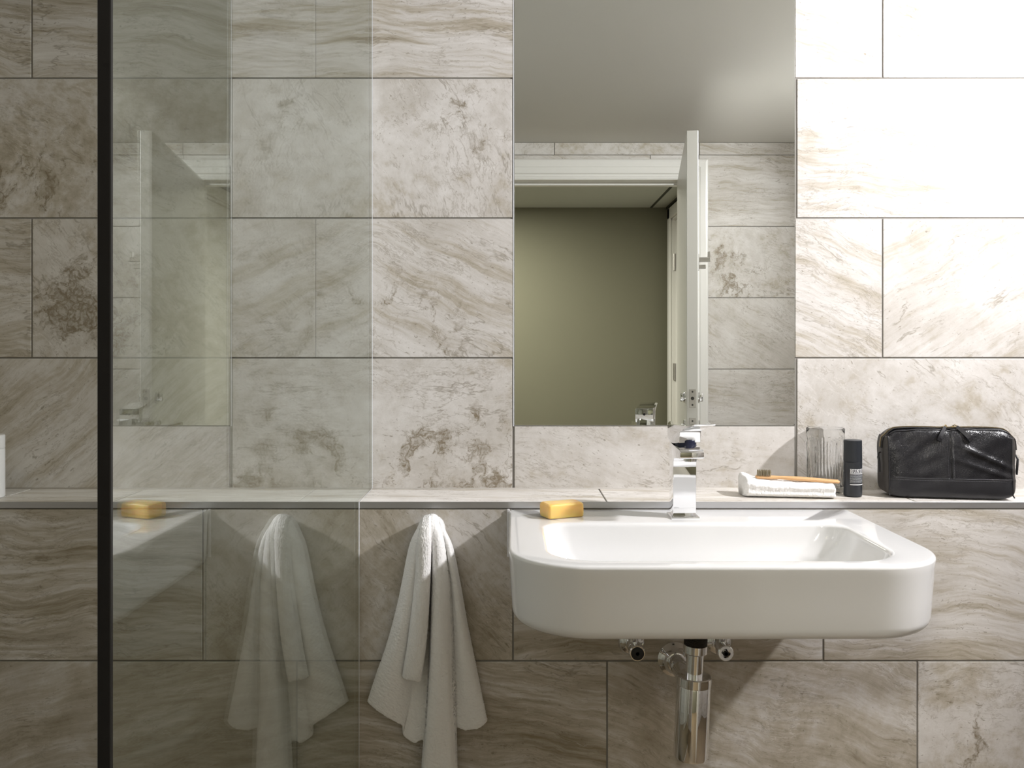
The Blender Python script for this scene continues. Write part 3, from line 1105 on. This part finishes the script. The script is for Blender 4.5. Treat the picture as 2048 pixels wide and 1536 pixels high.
# main drape: left panel, back, centre column with long tail, right panel
main = [
    [W(833, 1066, 8), W(822, 1092, 8), W(808, 1160, 8), W(797, 1210, 8), W(778, 1280, 8), W(756, 1345, 8), W(737, 1402, 8)],
    [W(838, 1056, 20), W(822, 1090, 30), W(808, 1160, 32), W(797, 1215, 30), W(778, 1290, 27), W(757, 1350, 24), W(739, 1407, 22)],
    [W(842, 1048, 32), W(829, 1085, 48), W(818, 1160, 50), W(808, 1220, 48), W(792, 1300, 42), W(776, 1370, 36), W(762, 1426, 32)],
    [W(848, 1044, 38), W(838, 1080, 56), W(829, 1160, 50), W(821, 1230, 44), W(810, 1310, 36), W(799, 1390, 30), W(790, 1443, 26)],
    [W(850, 1044, 38), W(842, 1085, 44), W(836, 1165, 32), W(830, 1240, 26), W(822, 1330, 22), W(813, 1400, 20), W(805, 1452, 18)],
    [W(851, 1042, 39), W(848, 1082, 40), W(845, 1170, 22), W(840, 1250, 18), W(832, 1340, 15), W(818, 1420, 14), W(807, 1470, 14)],
    [W(855, 1040, 41), W(854, 1076, 44), W(854, 1170, 18), W(852, 1260, 15), W(846, 1350, 14), W(836, 1430, 14), W(828, 1485, 14)],
    [W(859, 1039, 43), W(860, 1074, 54), W(862, 1170, 20), W(861, 1260, 15), W(858, 1350, 15), W(853, 1430, 15), W(850, 1492, 15)],
    [W(862, 1039, 44), W(864, 1074, 58), W(864, 1170, 38), W(863, 1270, 32), W(860, 1370, 28), W(854, 1470, 26), W(846, 1530, 24), W(846, 1640, 22)],
    [W(866, 1039, 44), W(868, 1075, 59), W(868, 1170, 56), W(866, 1270, 52), W(862, 1370, 46), W(856, 1470, 42), W(850, 1540, 40), W(851, 1650, 38)],
    [W(870, 1041, 42), W(874, 1076, 60), W(877, 1170, 62), W(877, 1270, 58), W(875, 1370, 52), W(871, 1470, 48), W(868, 1550, 44), W(870, 1656, 42)],
    [W(872, 1043, 37), W(880, 1078, 56), W(888, 1170, 56), W(892, 1270, 52), W(894, 1370, 46), W(897, 1470, 42), W(899, 1550, 40), W(902, 1650, 38)],
    [W(876, 1044, 35), W(886, 1082, 46), W(896, 1170, 42), W(900, 1270, 38), W(902, 1370, 32), W(907, 1460, 30), W(911, 1540, 28), W(914, 1640, 26)],
    [W(878, 1046, 34), W(890, 1084, 44), W(902, 1165, 36), W(908, 1260, 30), W(911, 1350, 24), W(911, 1420, 20), W(907, 1471, 18)],
    [W(882, 1050, 30), W(895, 1086, 44), W(908, 1160, 44), W(918, 1250, 40), W(926, 1340, 34), W(932, 1410, 28), W(934, 1460, 24)],
    [W(886, 1057, 22), W(900, 1090, 34), W(913, 1160, 38), W(926, 1245, 36), W(940, 1330, 32), W(951, 1400, 28), W(957, 1456, 26)],
    [W(889, 1066, 12), W(903, 1094, 18), W(917, 1160, 20), W(931, 1240, 20), W(948, 1325, 20), W(961, 1390, 20), W(972, 1444, 20)],
    [W(890, 1070, 6), W(903, 1096, 7), W(916, 1160, 7), W(930, 1240, 7), W(947, 1325, 7), W(960, 1388, 7), W(970, 1440, 7)],
]


def over(guides):
    out = []
    for g in guides:
        p = g[0]
        d0 = YL - p.y
        q1 = Vector((p.x * 1.0, YL - 0.003, p.z - 0.006))
        q2 = Vector((p.x, YL - d0 * 0.45, p.z + 0.0035 * min(1, d0 / 0.03)))
        out.append([q1, q2] + g if d0 > 0.012 else [q1] + g)
    return out


sheet(towel_bm, over(main), 230, 290, 0.0050, 0.00032, 3)
# short front flap
flap = [
    [W(844, 1050, 48), W(836, 1085, 56), W(832, 1150, 50), W(826, 1210, 46), W(817, 1285, 42), W(806, 1353, 38)],
    [W(846, 1044, 52), W(839, 1078, 68), W(836, 1145, 66), W(830, 1210, 62), W(821, 1288, 56), W(810, 1358, 50)],
    [W(851, 1042, 52), W(846, 1074, 72), W(845, 1145, 74), W(841, 1212, 70), W(834, 1290, 62), W(824, 1361, 54)],
    [W(858, 1041, 52), W(857, 1076, 70), W(856, 1150, 68), W(853, 1215, 64), W(847, 1292, 58), W(837, 1363, 52)],
    [W(861, 1043, 50), W(861, 1080, 60), W(859, 1155, 54), W(856, 1218, 50), W(850, 1292, 46), W(840, 1361, 42)],
]
sheet(towel_bm, over(flap), 70, 190, 0.0050, 0.00032, 5)
tw_o = build('hand_towel', towel_bm, M['terry'], smooth=True)
setp(tw_o, label='white terry hand towel hanging in folds from the wall hook left of the basin', category='towel')

# ------------------------------------------------------------------ soap
sc = P(1124, 1031, 1.575)
sp = bmesh.new()
ln, dp, ht = 0.074, 0.042, 0.0265
N = 14
rings = []
for k in range(9):
    z_ = ht * (0, 0.05, 0.15, 0.3, 0.5, 0.7, 0.86, 0.94, 1.0)[k]
    ins = (0.0022, 0.0006, 0.0002, 0, 0, 0, 0.0004, 0.0016, 0.0042)[k]
    r_ = [Vector((p.x, p.y, p.z)) for p in rring(-ln / 2 + ins, ln / 2 - ins, -dp / 2 + ins, dp / 2 - ins, 0.005, 0.005, z_, 5, 8)]
    rings.append([p + Vector((0, 0, 0)) for p in r_])
loft(sp, rings)
RS = Matrix.Translation((wx(1123.5, 1.58), 1.578, RIM + 0.0006)) @ Matrix.Rotation(math.radians(24), 4, 'Z')
for v in sp.verts:
    v.co += Vector((noise.noise(v.co * 40), noise.noise(v.co * 40 + Vector((5, 0, 0))), noise.noise(v.co * 40 + Vector((0, 9, 0))) if v.co.z > 0.004 else 0)) * 0.0008
bmesh.ops.transform(sp, matrix=RS, verts=sp.verts)
so = build('soap_bar', sp, M['soap'], smooth=True, auto=28)
setp(so, label='translucent yellow bar of soap on the left rim of the white basin', category='soap')

# ------------------------------------------------------------------ folded face cloth on the ledge
bm = bmesh.new()
x0, x1 = wx(1489, 1.70), wx(1664, 1.70)
rr = random.Random(4)
rings = []
NX, NA = 120, 72
LZ = LEDGE + 0.0007
for i in range(NX):
    u = i / (NX - 1)
    x = x0 + (x1 - x0) * u
    hgt = 0.0350 - 0.0065 * u
    hump = 0.014 * math.exp(-((u - 0.05) / 0.09) ** 2)
    e = min(u, 1 - u)
    sh = 1.0 if e > 0.035 else (0.35 + 0.65 * math.sqrt(max(0, 1 - (1 - e / 0.035) ** 2)))
    yf0, yb0 = 1.692 - 0.018 * u, 1.757 - 0.040 * u
    cy, hy = (yf0 + yb0) / 2, (yb0 - yf0) / 2
    ring = []
    for k in range(NA):
        a = 2 * PI * k / NA
        ca, sa = math.cos(a), math.sin(a)
        pw = 0.42
        yy = cy + hy * math.copysign(abs(ca) ** pw, ca) * (0.5 + 0.5 * sh)
        zz = 0.5 + 0.5 * math.copysign(abs(sa) ** pw, sa)
        # layered folds on the front
        lay = 0.0016 * math.cos(zz * 2 * PI * 2) if ca < 0 else 0
        zz = LZ + hgt * (0.5 + (zz - 0.5) * (0.6 + 0.4 * sh)) - hgt * 0.2 * (1 - sh)
        zz += hump * (0.35 + 0.65 * max(0, ca)) * max(0, (zz - LZ) / hgt) ** 2
        zz -= 0.004 * max(0, -ca) * (zz - LZ) / hgt
        p = Vector((x, yy + lay, zz))
        nz = noise.noise(p * 55) * 0.0016 + noise.noise(p * 20) * 0.002
        p.z += nz if p.z > LZ + 0.006 else 0
        p += Vector((rr.gauss(0, 1), rr.gauss(0, 1), abs(rr.gauss(0, 1)))) * 0.0004
        p.z = max(p.z, LZ)
        ring.append(p)
    rings.append(ring)
loft(bm, rings)
fc = build('face_cloth', bm, M['terry'], smooth=True)
setp(fc, label='folded white terry face cloth lying on the ledge below the mirror corner', category='towel')

# ------------------------------------------------------------------ toothbrush
tb = empty('toothbrush', (wx(1600, 1.69), 1.70, 1.0), 'bamboo toothbrush lying across the folded white face cloth', 'toothbrush')
pa = Vector((wx(1510, 1.712), 1.712, 0.9945))
pb = Vector((wx(1680, 1.690), 1.690, 0.9872))
bm = bmesh.new()
rings = []
dirv = (pb - pa)
L_ = dirv.length
dn = dirv.normalized()
upv = Vector((0, -0.25, 1))
upv = (upv - dn * upv.dot(dn)).normalized()
sv = dn.cross(upv)
for i in range(50):
    u = i / 49
    wv_ = 0.0058 if u < 0.17 else (0.0058 - 0.0022 * min(1, (u - 0.17) / 0.10) if u < 0.3 else 0.0036 + 0.0022 * min(1, (u - 0.3) / 0.2))
    th = 0.0031 - 0.0004 * math.cos(u * 6)
    e = min(u, 1 - u)
    k_ = math.sqrt(max(0.02, 1 - (1 - min(1, e / 0.02)) ** 2))
    c_ = pa + dirv * u + upv * (0.0012 * math.sin(u * PI))
    ring = []
    for k in range(16):
        a = 2 * PI * k / 16
        ring.append(c_ + sv * (math.copysign(abs(math.cos(a)) ** 0.6, math.cos(a)) * wv_ * k_) + upv * (math.copysign(abs(math.sin(a)) ** 0.6, math.sin(a)) * th * k_))
    rings.append(ring)
loft(bm, rings)
build('handle', bm, M['bamboo'], tb, smooth=True)
bm = bmesh.new()
rb_ = random.Random(8)
for i in range(8):
    for j in range(3):
        c_ = pa + dirv * (0.03 + 0.145 * i / 7) + sv * (-0.0036 + 0.0036 * j) + upv * 0.003
        for s_ in range(7):
            a = rb_.uniform(0, 2 * PI)
            r0 = rb_.uniform(0, 0.0009)
            o_ = (dn * math.cos(a) + sv * math.sin(a)) * r0
            hgt = 0.0112 + rb_.uniform(-0.0012, 0.0008)
            tube(bm, [c_ + o_, c_ + o_ * 1.9 + upv * hgt], 0.00045, 5)
build('bristles', bm, M['bristle'], tb)

# ------------------------------------------------------------------ fluted tumbler
gx = wx(1651, 1.760)
tg = bmesh.new()
NR = 40
gz = LEDGE + 0.0006


def gmod(r, h, a):
    if r > 0.0335 and 0.012 < h < 0.118:
        f = min(1, (h - 0.012) / 0.006) * min(1, (0.118 - h) / 0.012)
        return r + 0.0009 * f * (abs(math.cos(a * NR / 2)) * 2 - 1)
    return r


prof = [(0.0, 0.0), (0.0330, 0.0), (0.0350, 0.002)]
prof += [(0.0352 + 0.0025 * (i / 24), 0.012 + (0.106) * i / 24) for i in range(25)]
prof += [(0.0380, 0.124), (0.0382, 0.1318), (0.0372, 0.1328), (0.0362, 0.1318), (0.0352, 0.118), (0.0325, 0.014), (0.029, 0.011), (0.0, 0.0105)]
lathe(tg, [(max(r, 0.0002), h) for r, h in prof], (gx, 1.7605, gz), (0, 0, 1), NR * 10, mod=gmod)
gob = build('tumbler', tg, M['tumbler'], smooth=True, auto=60)
setp(gob, label='clear fluted glass tumbler standing behind the black tube', category='glass')

# ------------------------------------------------------------------ black tube with white print
cx, cy = wx(1705.5, 1.712), 1.712
cr_ = 0.0178
cb = empty('cosmetic_tube', (cx, cy, LEDGE), 'slim matt black cosmetic tube with white lettering beside the leather bag', 'bottle')
bz0 = LEDGE + 0.0006
bm = bmesh.new()
zs = EYE - (925 - 700) / FPX * (cy - cr_) - bz0
ht = EYE - (879.5 - 700) / FPX * (cy) - bz0
lathe(bm, [(0.0, 0), (cr_ - 0.002, 0), (cr_ - 0.0004, 0.001), (cr_, 0.003), (cr_, zs - 0.0006), (cr_ - 0.0006, zs)], (cx, cy, bz0), (0, 0, 1), 64, cap0=False)
tbod = build('tube_body', bm, M['matblack'], cb, smooth=True, auto=35)
bm = bmesh.new()
lathe(bm, [(cr_ - 0.0008, zs), (cr_ + 0.0001, zs + 0.0004), (cr_ - 0.0004, ht - 0.0008), (cr_ - 0.0012, ht), (0.0, ht)], (cx, cy, bz0), (0, 0, 1), 64, cap1=False)
build('cap', bm, M['matblack'], cb, smooth=True, auto=35)


def wrap_poly(bm, poly, x_off, z_off, sc_, r):
    """poly in letter units -> bent onto the cylinder; x_off = arc length from the camera facing side"""
    vs_ = []
    for (a, b) in poly:
        s_ = x_off + a * sc_
        th = s_ / r
        vs_.append(bm.verts.new((cx + r * math.sin(th), cy - r * math.cos(th), z_off + b * sc_)))
    bm.faces.new(vs_)


def rect(x0, y0, x1, y1):
    return [(x0, y0), (x1, y0), (x1, y1), (x0, y1)]


LET = {
    'H': [rect(0.10, 0, 0.30, 1), rect(0.55, 0, 0.75, 1), rect(0.30, 0.42, 0.55, 0.58), rect(0, 0, 0.40, 0.12), rect(0, 0.88, 0.40, 1),
          rect(0.45, 0, 0.85, 0.12), rect(0.45, 0.88, 0.85, 1)],
    'U': [rect(0.10, 0.2, 0.30, 1), rect(0.56, 0.2, 0.72, 1), [(0.10, 0.2), (0.22, 0.02), (0.42, 0.0), (0.64, 0.02), (0.72, 0.2), (0.56, 0.2), (0.42, 0.13), (0.30, 0.2)],
          rect(0, 0.88, 0.40, 1), rect(0.46, 0.88, 0.82, 1)],
    'N': [rect(0.10, 0, 0.24, 1), rect(0.60, 0, 0.74, 1), [(0.10, 1), (0.60, 0), (0.74, 0), (0.30, 1)], rect(0, 0, 0.34, 0.12), rect(0, 0.88, 0.25, 1),
          rect(0.50, 0.88, 0.84, 1)],
    'T': [rect(0.30, 0, 0.52, 1), rect(0, 0.86, 0.82, 1), rect(0.0, 0.66, 0.10, 1), rect(0.72, 0.66, 0.82, 1), rect(0.18, 0, 0.64, 0.12)],
    'E': [rect(0.10, 0, 0.30, 1), rect(0, 0, 0.72, 0.12), rect(0, 0.88, 0.70, 1), rect(0.30, 0.44, 0.54, 0.56), rect(0.62, 0, 0.72, 0.32), rect(0.60, 0.68, 0.70, 1)],
    'R': [rect(0.10, 0, 0.30, 1), rect(0, 0.88, 0.55, 1), rect(0, 0, 0.40, 0.12), [(0.3, 0.88), (0.55, 0.88), (0.72, 0.80), (0.72, 0.58), (0.55, 0.50), (0.55, 0.62), (0.60, 0.68), (0.55, 0.78), (0.3, 0.78)],
          rect(0.3, 0.46, 0.55, 0.56), [(0.38, 0.48), (0.56, 0.48), (0.84, 0), (0.62, 0)]],
}


def pz(py):
    return EYE - (py - 700) / FPX * (cy - cr_)


bm = bmesh.new()
rI = cr_ + 0.00012
xs0 = -0.0120
xo = xs0
lh = pz(938.3) - pz(946)
for ch in 'HUNTER':
    for pl_ in LET[ch]:
        wrap_poly(bm, [(a_ * 0.86, b_) for a_, b_ in pl_], xo, pz(946), lh, rI)
    xo += lh * 0.78
arc = xo - xs0
rl = random.Random(3)


def bar(bm, a0, a1, z0, z1):
    n_ = max(1, int((a1 - a0) / 0.0012))
    for i in range(n_):
        b0, b1 = a0 + (a1 - a0) * i / n_, a0 + (a1 - a0) * (i + 1) / n_
        wrap_poly(bm, rect(b0, z0, b1, z1), 0, 0, 1, rI)


build('printed_name', bm, M['ink'], tbod)
bm = bmesh.new()
bar(bm, xs0, xs0 + arc, pz(970.6), pz(968.8))
build('printed_rule', bm, M['ink'], tbod)
bm = bmesh.new()
bar(bm, xs0, xs0 + arc, pz(948.6), pz(947.2))
build('printed_rule', bm, M['ink'], tbod)
bm = bmesh.new()
bm = bmesh.new()
for i in range(8):
    y_ = 950.0 + i * 2.15
    x_ = xs0
    lim = xs0 + arc * (1.0 if i not in (3, 7) else 0.72)
    while x_ < lim - 0.0008:
        w_ = min(rl.uniform(0.0010, 0.0030), lim - x_)
        bar(bm, x_, x_ + w_, pz(y_ + 1.05), pz(y_))
        x_ += w_ + 0.00045
build('small_print', bm, M['inkgrey'], tbod)
bm = bmesh.new()
for k in range(3):
    a0 = -0.0300 + k * 0.0013
    z_ = pz(966)
    while z_ < pz(950):
        h_ = rl.uniform(0.0006, 0.0018)
        wrap_poly(bm, rect(a0, z_, a0 + 0.0005, z_ + h_), 0, 0, 1, rI)
        z_ += h_ + 0.0004
bar(bm, -0.0295, -0.0275, pz(946), pz(943))
build('side_print', bm, M['inkgrey'], tbod)

# ------------------------------------------------------------------ leather toiletry bag
bagc = Vector(((wx(1757, 1.716) + wx(2017, 1.665)) / 2 + 0.013, 1.7075, LEDGE + 0.0012))
BRZ = math.radians(-9)
bag = empty('toiletry_bag', bagc, 'black leather zip toiletry bag at the right end of the ledge', 'bag', rz=BRZ)
HW, HH, HD = 0.1215, 0.1365, 0.039
bm = bmesh.new()
bmesh.ops.create_cube(bm, size=2)
bmesh.ops.subdivide_edges(bm, edges=bm.edges, cuts=63, use_grid_fill=True)


def bag_point(c):
    x, y, z = c
    p_ = 9.0
    nrm_ = (abs(x) ** p_ + abs(y) ** p_ + abs(z) ** p_) ** (1 / p_)
    x, y, z = x / nrm_, y / nrm_, z / nrm_
    v = Vector((x * HW, y * HD, (z + 1) / 2 * HH))
    zz = (z + 1) / 2
    v.y *= 1.0 - 0.34 * zz ** 1.5                      # wedge towards the zip
    v.y *= 1 + 0.10 * math.sin(PI * min(1, zz)) * (1 - x * x)
    v.x *= 1 + 0.022 * math.sin(PI * zz) - 0.012 * zz
    if zz > 0.5:                                     # ends of the top bow out over the sides
        v.x *= 1 + 0.018 * math.sin((zz - 0.5) * 2 * PI)
    if zz > 0.9:
        v.z -= 0.004 * (1 - x * x) * 0 + 0.006 * max(0, abs(x) - 0.85) / 0.15
    # pinch at the ends where the side folds in
    e = max(0, abs(x) - 0.80) / 0.20
    v.y *= 1 - 0.16 * e * math.sin(PI * min(1, zz * 1.1))
    # creases
    f = 0.4 + 0.6 * zz
    q_ = Vector((v.x * 9, v.z * 16 + v.x * 6, 3.0))
    wv_ = noise.noise(q_) * 0.0050 + noise.noise(Vector((v.x * 28 + 4, v.z * 45 - v.x * 20, 1))) * 0.0022
    s_ = -1 if y < 0 else 1
    if abs(y) > 0.7:
        v.y += s_ * wv_ * f
    v.z += 0 if zz < 0.1 else noise.noise(Vector((v.x * 12, v.y * 20, 5))) * 0.0022 * zz
    # sagging diagonal folds on the front right
    if y < -0.5:
        dd = (v.z - 0.085) + (v.x - 0.06) * 0.45
        v.y -= 0.0030 * math.exp(-(dd / 0.006) ** 2) * max(0, min(1, (v.x - 0.0) / 0.04))
        dd = (v.z - 0.060) + (v.x - 0.06) * 0.35
        v.y -= 0.0022 * math.exp(-(dd / 0.006) ** 2) * max(0, min(1, (v.x + 0.01) / 0.04))
        # centre seam pull, band step
        v.y += 0.0018 * math.exp(-(v.x / 0.0022) ** 2) * (1 if zz > 0.29 else 0)
        v.y -= 0.0010 if zz < 0.29 else 0
    return v


for v in bm.verts:
    v.co = bag_point(v.co)
bvh_bm = bm.copy()
bvh = BVHTree.FromBMesh(bvh_bm)
for f in bm.faces:
    c = f.calc_center_median()
    n_ = f.normal
    if abs(c.x) > HW * 0.93 and abs(n_.x) > 0.3:
        f.material_index = 2
    elif c.z / HH < 0.285 and c.y < 0:
        f.material_index = 1
bbody = build('bag_body', bm, [M['leather'], M['leather_plain'], M['suede']], bag, smooth=True, local=True)


def front(x, z, off=0.0004):
    h = bvh.ray_cast(Vector((x, -0.3, z)), Vector((0, 1, 0)))
    return (h[0] + Vector((0, -off, 0))) if h[0] else Vector((x, -HD, z))


def topp(x, y, off=0.0006):
    h = bvh.ray_cast(Vector((x, y, 0.4)), Vector((0, 0, -1)))
    return (h[0] + Vector((0, 0, off))) if h[0] else Vector((x, y, HH))


bm = bmesh.new()
for dx in (-0.0028, 0.0028):                      # centre seam ridges
    tube(bm, [front(dx, HH * (0.29 + 0.66 * i / 30), 0.0002) for i in range(31)], 0.0007, 6)
tube(bm, [front(-HW * 0.95 + 2 * HW * 0.95 * i / 60, HH * 0.29, 0.0003) for i in range(61)], 0.0009, 6)
for sx in (-1, 1):                                # piping up the front corners
    tube(bm, [front(sx * HW * (0.945 - 0.01 * math.sin(i / 30 * PI)), HH * (0.04 + 0.86 * i / 30), 0.0002) for i in range(31)], 0.0013, 8)
build('seam_piping', bm, M['leather_plain'], bag, smooth=True, local=True)
bm = bmesh.new()
for dx in (-0.0052, 0.0052):
    for i in range(26):
        z_ = HH * (0.31 + 0.62 * i / 26)
        tube(bm, [front(dx, z_, 0.0002), front(dx, z_ + 0.0020, 0.0002)], 0.00035, 5)
for i in range(72):
    x_ = -HW * 0.92 + 2 * HW * 0.92 * i / 72
    tube(bm, [front(x_, HH * 0.265, 0.0002), front(x_ + 0.0020, HH * 0.265, 0.0002)], 0.00035, 5)
build('stitching', bm, M['stitch'], bag, local=True)

# zip along the top, running down over both ends
zl = []
for i in range(81):
    u = -1 + 2 * i / 80
    if abs(u) < 0.86:
        zl.append(topp(u / 0.86 * HW * 0.93, -0.013, 0.0022))
    else:
        k_ = (abs(u) - 0.86) / 0.14
        s_ = math.copysign(1, u)
        h = bvh.ray_cast(Vector((s_ * 0.4, -0.013, HH * (0.93 - 0.22 * k_))), Vector((-s_, 0, 0)))
        zl.append(h[0] + Vector((s_ * 0.0012, 0, 0)))
bm = bmesh.new()
for a, b in zip(zl[:-1], zl[1:]):
    pass
ra, rb2 = [], []
rings = []
for i, p in enumerate(zl):
    t_ = (zl[min(i + 1, 80)] - zl[max(i - 1, 0)]).normalized()
    n_ = t_.cross(Vector((0, 1, 0))).normalized()
    if n_.z < 0 and abs(t_.x) > 0.5:
        n_ = -n_
    rings.append([p + Vector((0, -0.008, 0)) - n_ * 0.0006, p + Vector((0, -0.008, 0)) + n_ * 0.0002, p + Vector((0, 0, 0)) + n_ * 0.0008, p + Vector((0, 0.008, 0)) + n_ * 0.0002,
                  p + Vector((0, 0.008, 0)) - n_ * 0.0006])
loft(bm, rings)
build('zip_tape', bm, M['ziptape'], bag, local=True)
bm = bmesh.new()
fine = spline(zl, 330)
for i in range(2, 328):
    p = fine[i]
    t_ = (fine[i + 1] - fine[i - 1]).normalized()
    n_ = Vector((0, 1, 0)).cross(t_).normalized()
    if n_.dot(Vector((math.copysign(0.3, p.x), 0, 1))) < 0:
        n_ = -n_
    s_ = 1 if i % 2 else -1
    c_ = p + n_ * 0.0014 + Vector((0, s_ * 0.0010, 0))
    m4 = Matrix((( t_.x, 0, n_.x, c_.x), (t_.y, 1, n_.y, c_.y), (t_.z, 0, n_.z, c_.z), (0, 0, 0, 1)))
    vs_ = [m4 @ Vector(q_) for q_ in ((-.0003, -.0018, -.0008), (.0003, -.0018, -.0008), (.0003, .0018, -.0008), (-.0003, .0018, -.0008),
                                      (-.0003, -.0018, .0008), (.0003, -.0018, .0008), (.0003, .0018, .0008), (-.0003, .0018, .0008))]
    V = [bm.verts.new(q_) for q_ in vs_]
    for q_ in ((0, 3, 2, 1), (4, 5, 6, 7), (0, 1, 5, 4), (1, 2, 6, 5), (2, 3, 7, 6), (3, 0, 4, 7)):
        bm.faces.new([V[k] for k in q_])
setp(build('zip_teeth', bm, M['brass'], bag, local=True), label='brass zip teeth')
# leather rims either side of the zip
bm = bmesh.new()
for yy in (-0.0195, 0.0005):
    tube(bm, [topp(-HW * 0.93 + 2 * HW * 0.93 * i / 60, yy - 0.003, 0.0006) for i in range(61)], 0.0017, 8)
build('zip_rim', bm, M['leather_plain'], bag, smooth=True, local=True)
for sx in (-1, 1):
    c_ = topp(sx * 0.0085 + 0.004, -0.013, 0.0046)
    bm = bmesh.new()
    box(bm, c_.x - 0.0050, c_.x + 0.0050, c_.y - 0.0042, c_.y + 0.0042, c_.z - 0.0024, c_.z + 0.0010, 0.0014)
    tube(bm, [c_ + Vector((sx * -0.003, -0.002, 0.001)), c_ + Vector((0, -0.005, 0.0038)), c_ + Vector((sx * 0.004, -0.010, 0.0015))], 0.0010, 8)
    sl = build('zip_slider', bm, M['brass'], bag, smooth=True, local=True, auto=40)
    bm = bmesh.new()
    a = c_ + Vector((sx * 0.002, -0.010, 0.001))
    b = front(c_.x + sx * (0.013 if sx < 0 else 0.020), HH * 0.905, 0.005)
    e_ = front(c_.x + sx * (0.016 if sx < 0 else 0.026), HH * (0.83 if sx < 0 else 0.84), 0.003)
    rings = []
    for i, p in enumerate(spline([a, b, e_], 10)):
        wv_ = 0.0030 + 0.0016 * i / 9
        perp = Vector((0.75, 0.1, sx * 0.66)).normalized() if sx > 0 else Vector((0.85, 0.1, -0.5)).normalized()
        nn = Vector((0, -1, 0.35)).normalized()
        rings.append([p + perp * wv_ + nn * 0.0008, p - perp * wv_ + nn * 0.0008, p - perp * wv_ - nn * 0.0008, p + perp * wv_ - nn * 0.0008])
    loft(bm, rings)
    setp(build('zip_pull', bm, M['leather_plain'], sl, local=True), label='black leather zip pull')
# side tabs with pulls
for sx in (-1, 1):
    bm = bmesh.new()
    h = bvh.ray_cast(Vector((sx * 0.4, -0.006, HH * 0.60)), Vector((-sx, 0, 0)))[0]
    tube(bm, [h + Vector((-sx * 0.003, 0, 0.006)), h + Vector((sx * 0.004, -0.004, 0.004)), h + Vector((sx * 0.006, -0.008, -0.004)), h + Vector((sx * 0.0045, -0.010, -0.014)),
              h + Vector((sx * 0.0035, -0.010, -0.034))], [0.0014, 0.0016, 0.0022, 0.0024, 0.0020], 8)
    build('side_pull', bm, M['leather_plain'], bag, smooth=True, local=True)
bvh_bm.free()

# ------------------------------------------------------------------ white container at the far left end of the ledge
cxw = wx(5, 1.69) - 0.034
wc = empty('white_bottle', (cxw, 1.69, LEDGE), 'plain white container standing on the ledge at the far left edge', 'bottle')
bm = bmesh.new()
lathe(bm, [(0.0, 0), (0.032, 0), (0.034, 0.002), (0.034, 0.096), (0.033, 0.0975), (0.0, 0.0975)], (cxw, 1.69, LEDGE + 0.0006), (0, 0, 1), 56, cap0=False, cap1=False)
build('bottle_body', bm, M['whiteplastic'], wc, smooth=True, auto=40)
bm = bmesh.new()
lathe(bm, [(0.0, 0.098), (0.0338, 0.098), (0.034, 0.0985), (0.034, 0.1235), (0.0325, 0.125), (0.0, 0.125)], (cxw, 1.69, LEDGE + 0.0006), (0, 0, 1), 56, cap0=False, cap1=False)
build('lid', bm, M['whiteplastic'], wc, smooth=True, auto=40)

# ------------------------------------------------------------------ ceiling downlight fittings (light enters from them)
LBL = ['round white ceiling downlight to the right of the basin, tilted towards the wall',
       'round white recessed ceiling downlight over the shower']
for (x, y, pw, col, sz, aim), lb in zip(LIGHTS, LBL):
    d = empty('ceiling_downlight', (x, y, CEIL), lb, 'ceiling light', 'recessed ceiling downlights')
    bm = bmesh.new()
    lathe(bm, [(sz / 2 + 0.006, 0.0), (sz / 2 + 0.006, -0.003), (sz / 2 + 0.016, -0.003), (sz / 2 + 0.018, 0.0)], (x, y, CEIL), (0, 0, 1), 40, cap0=False, cap1=False)
    build('trim_ring', bm, M['whitegloss'], d, smooth=True, auto=40)
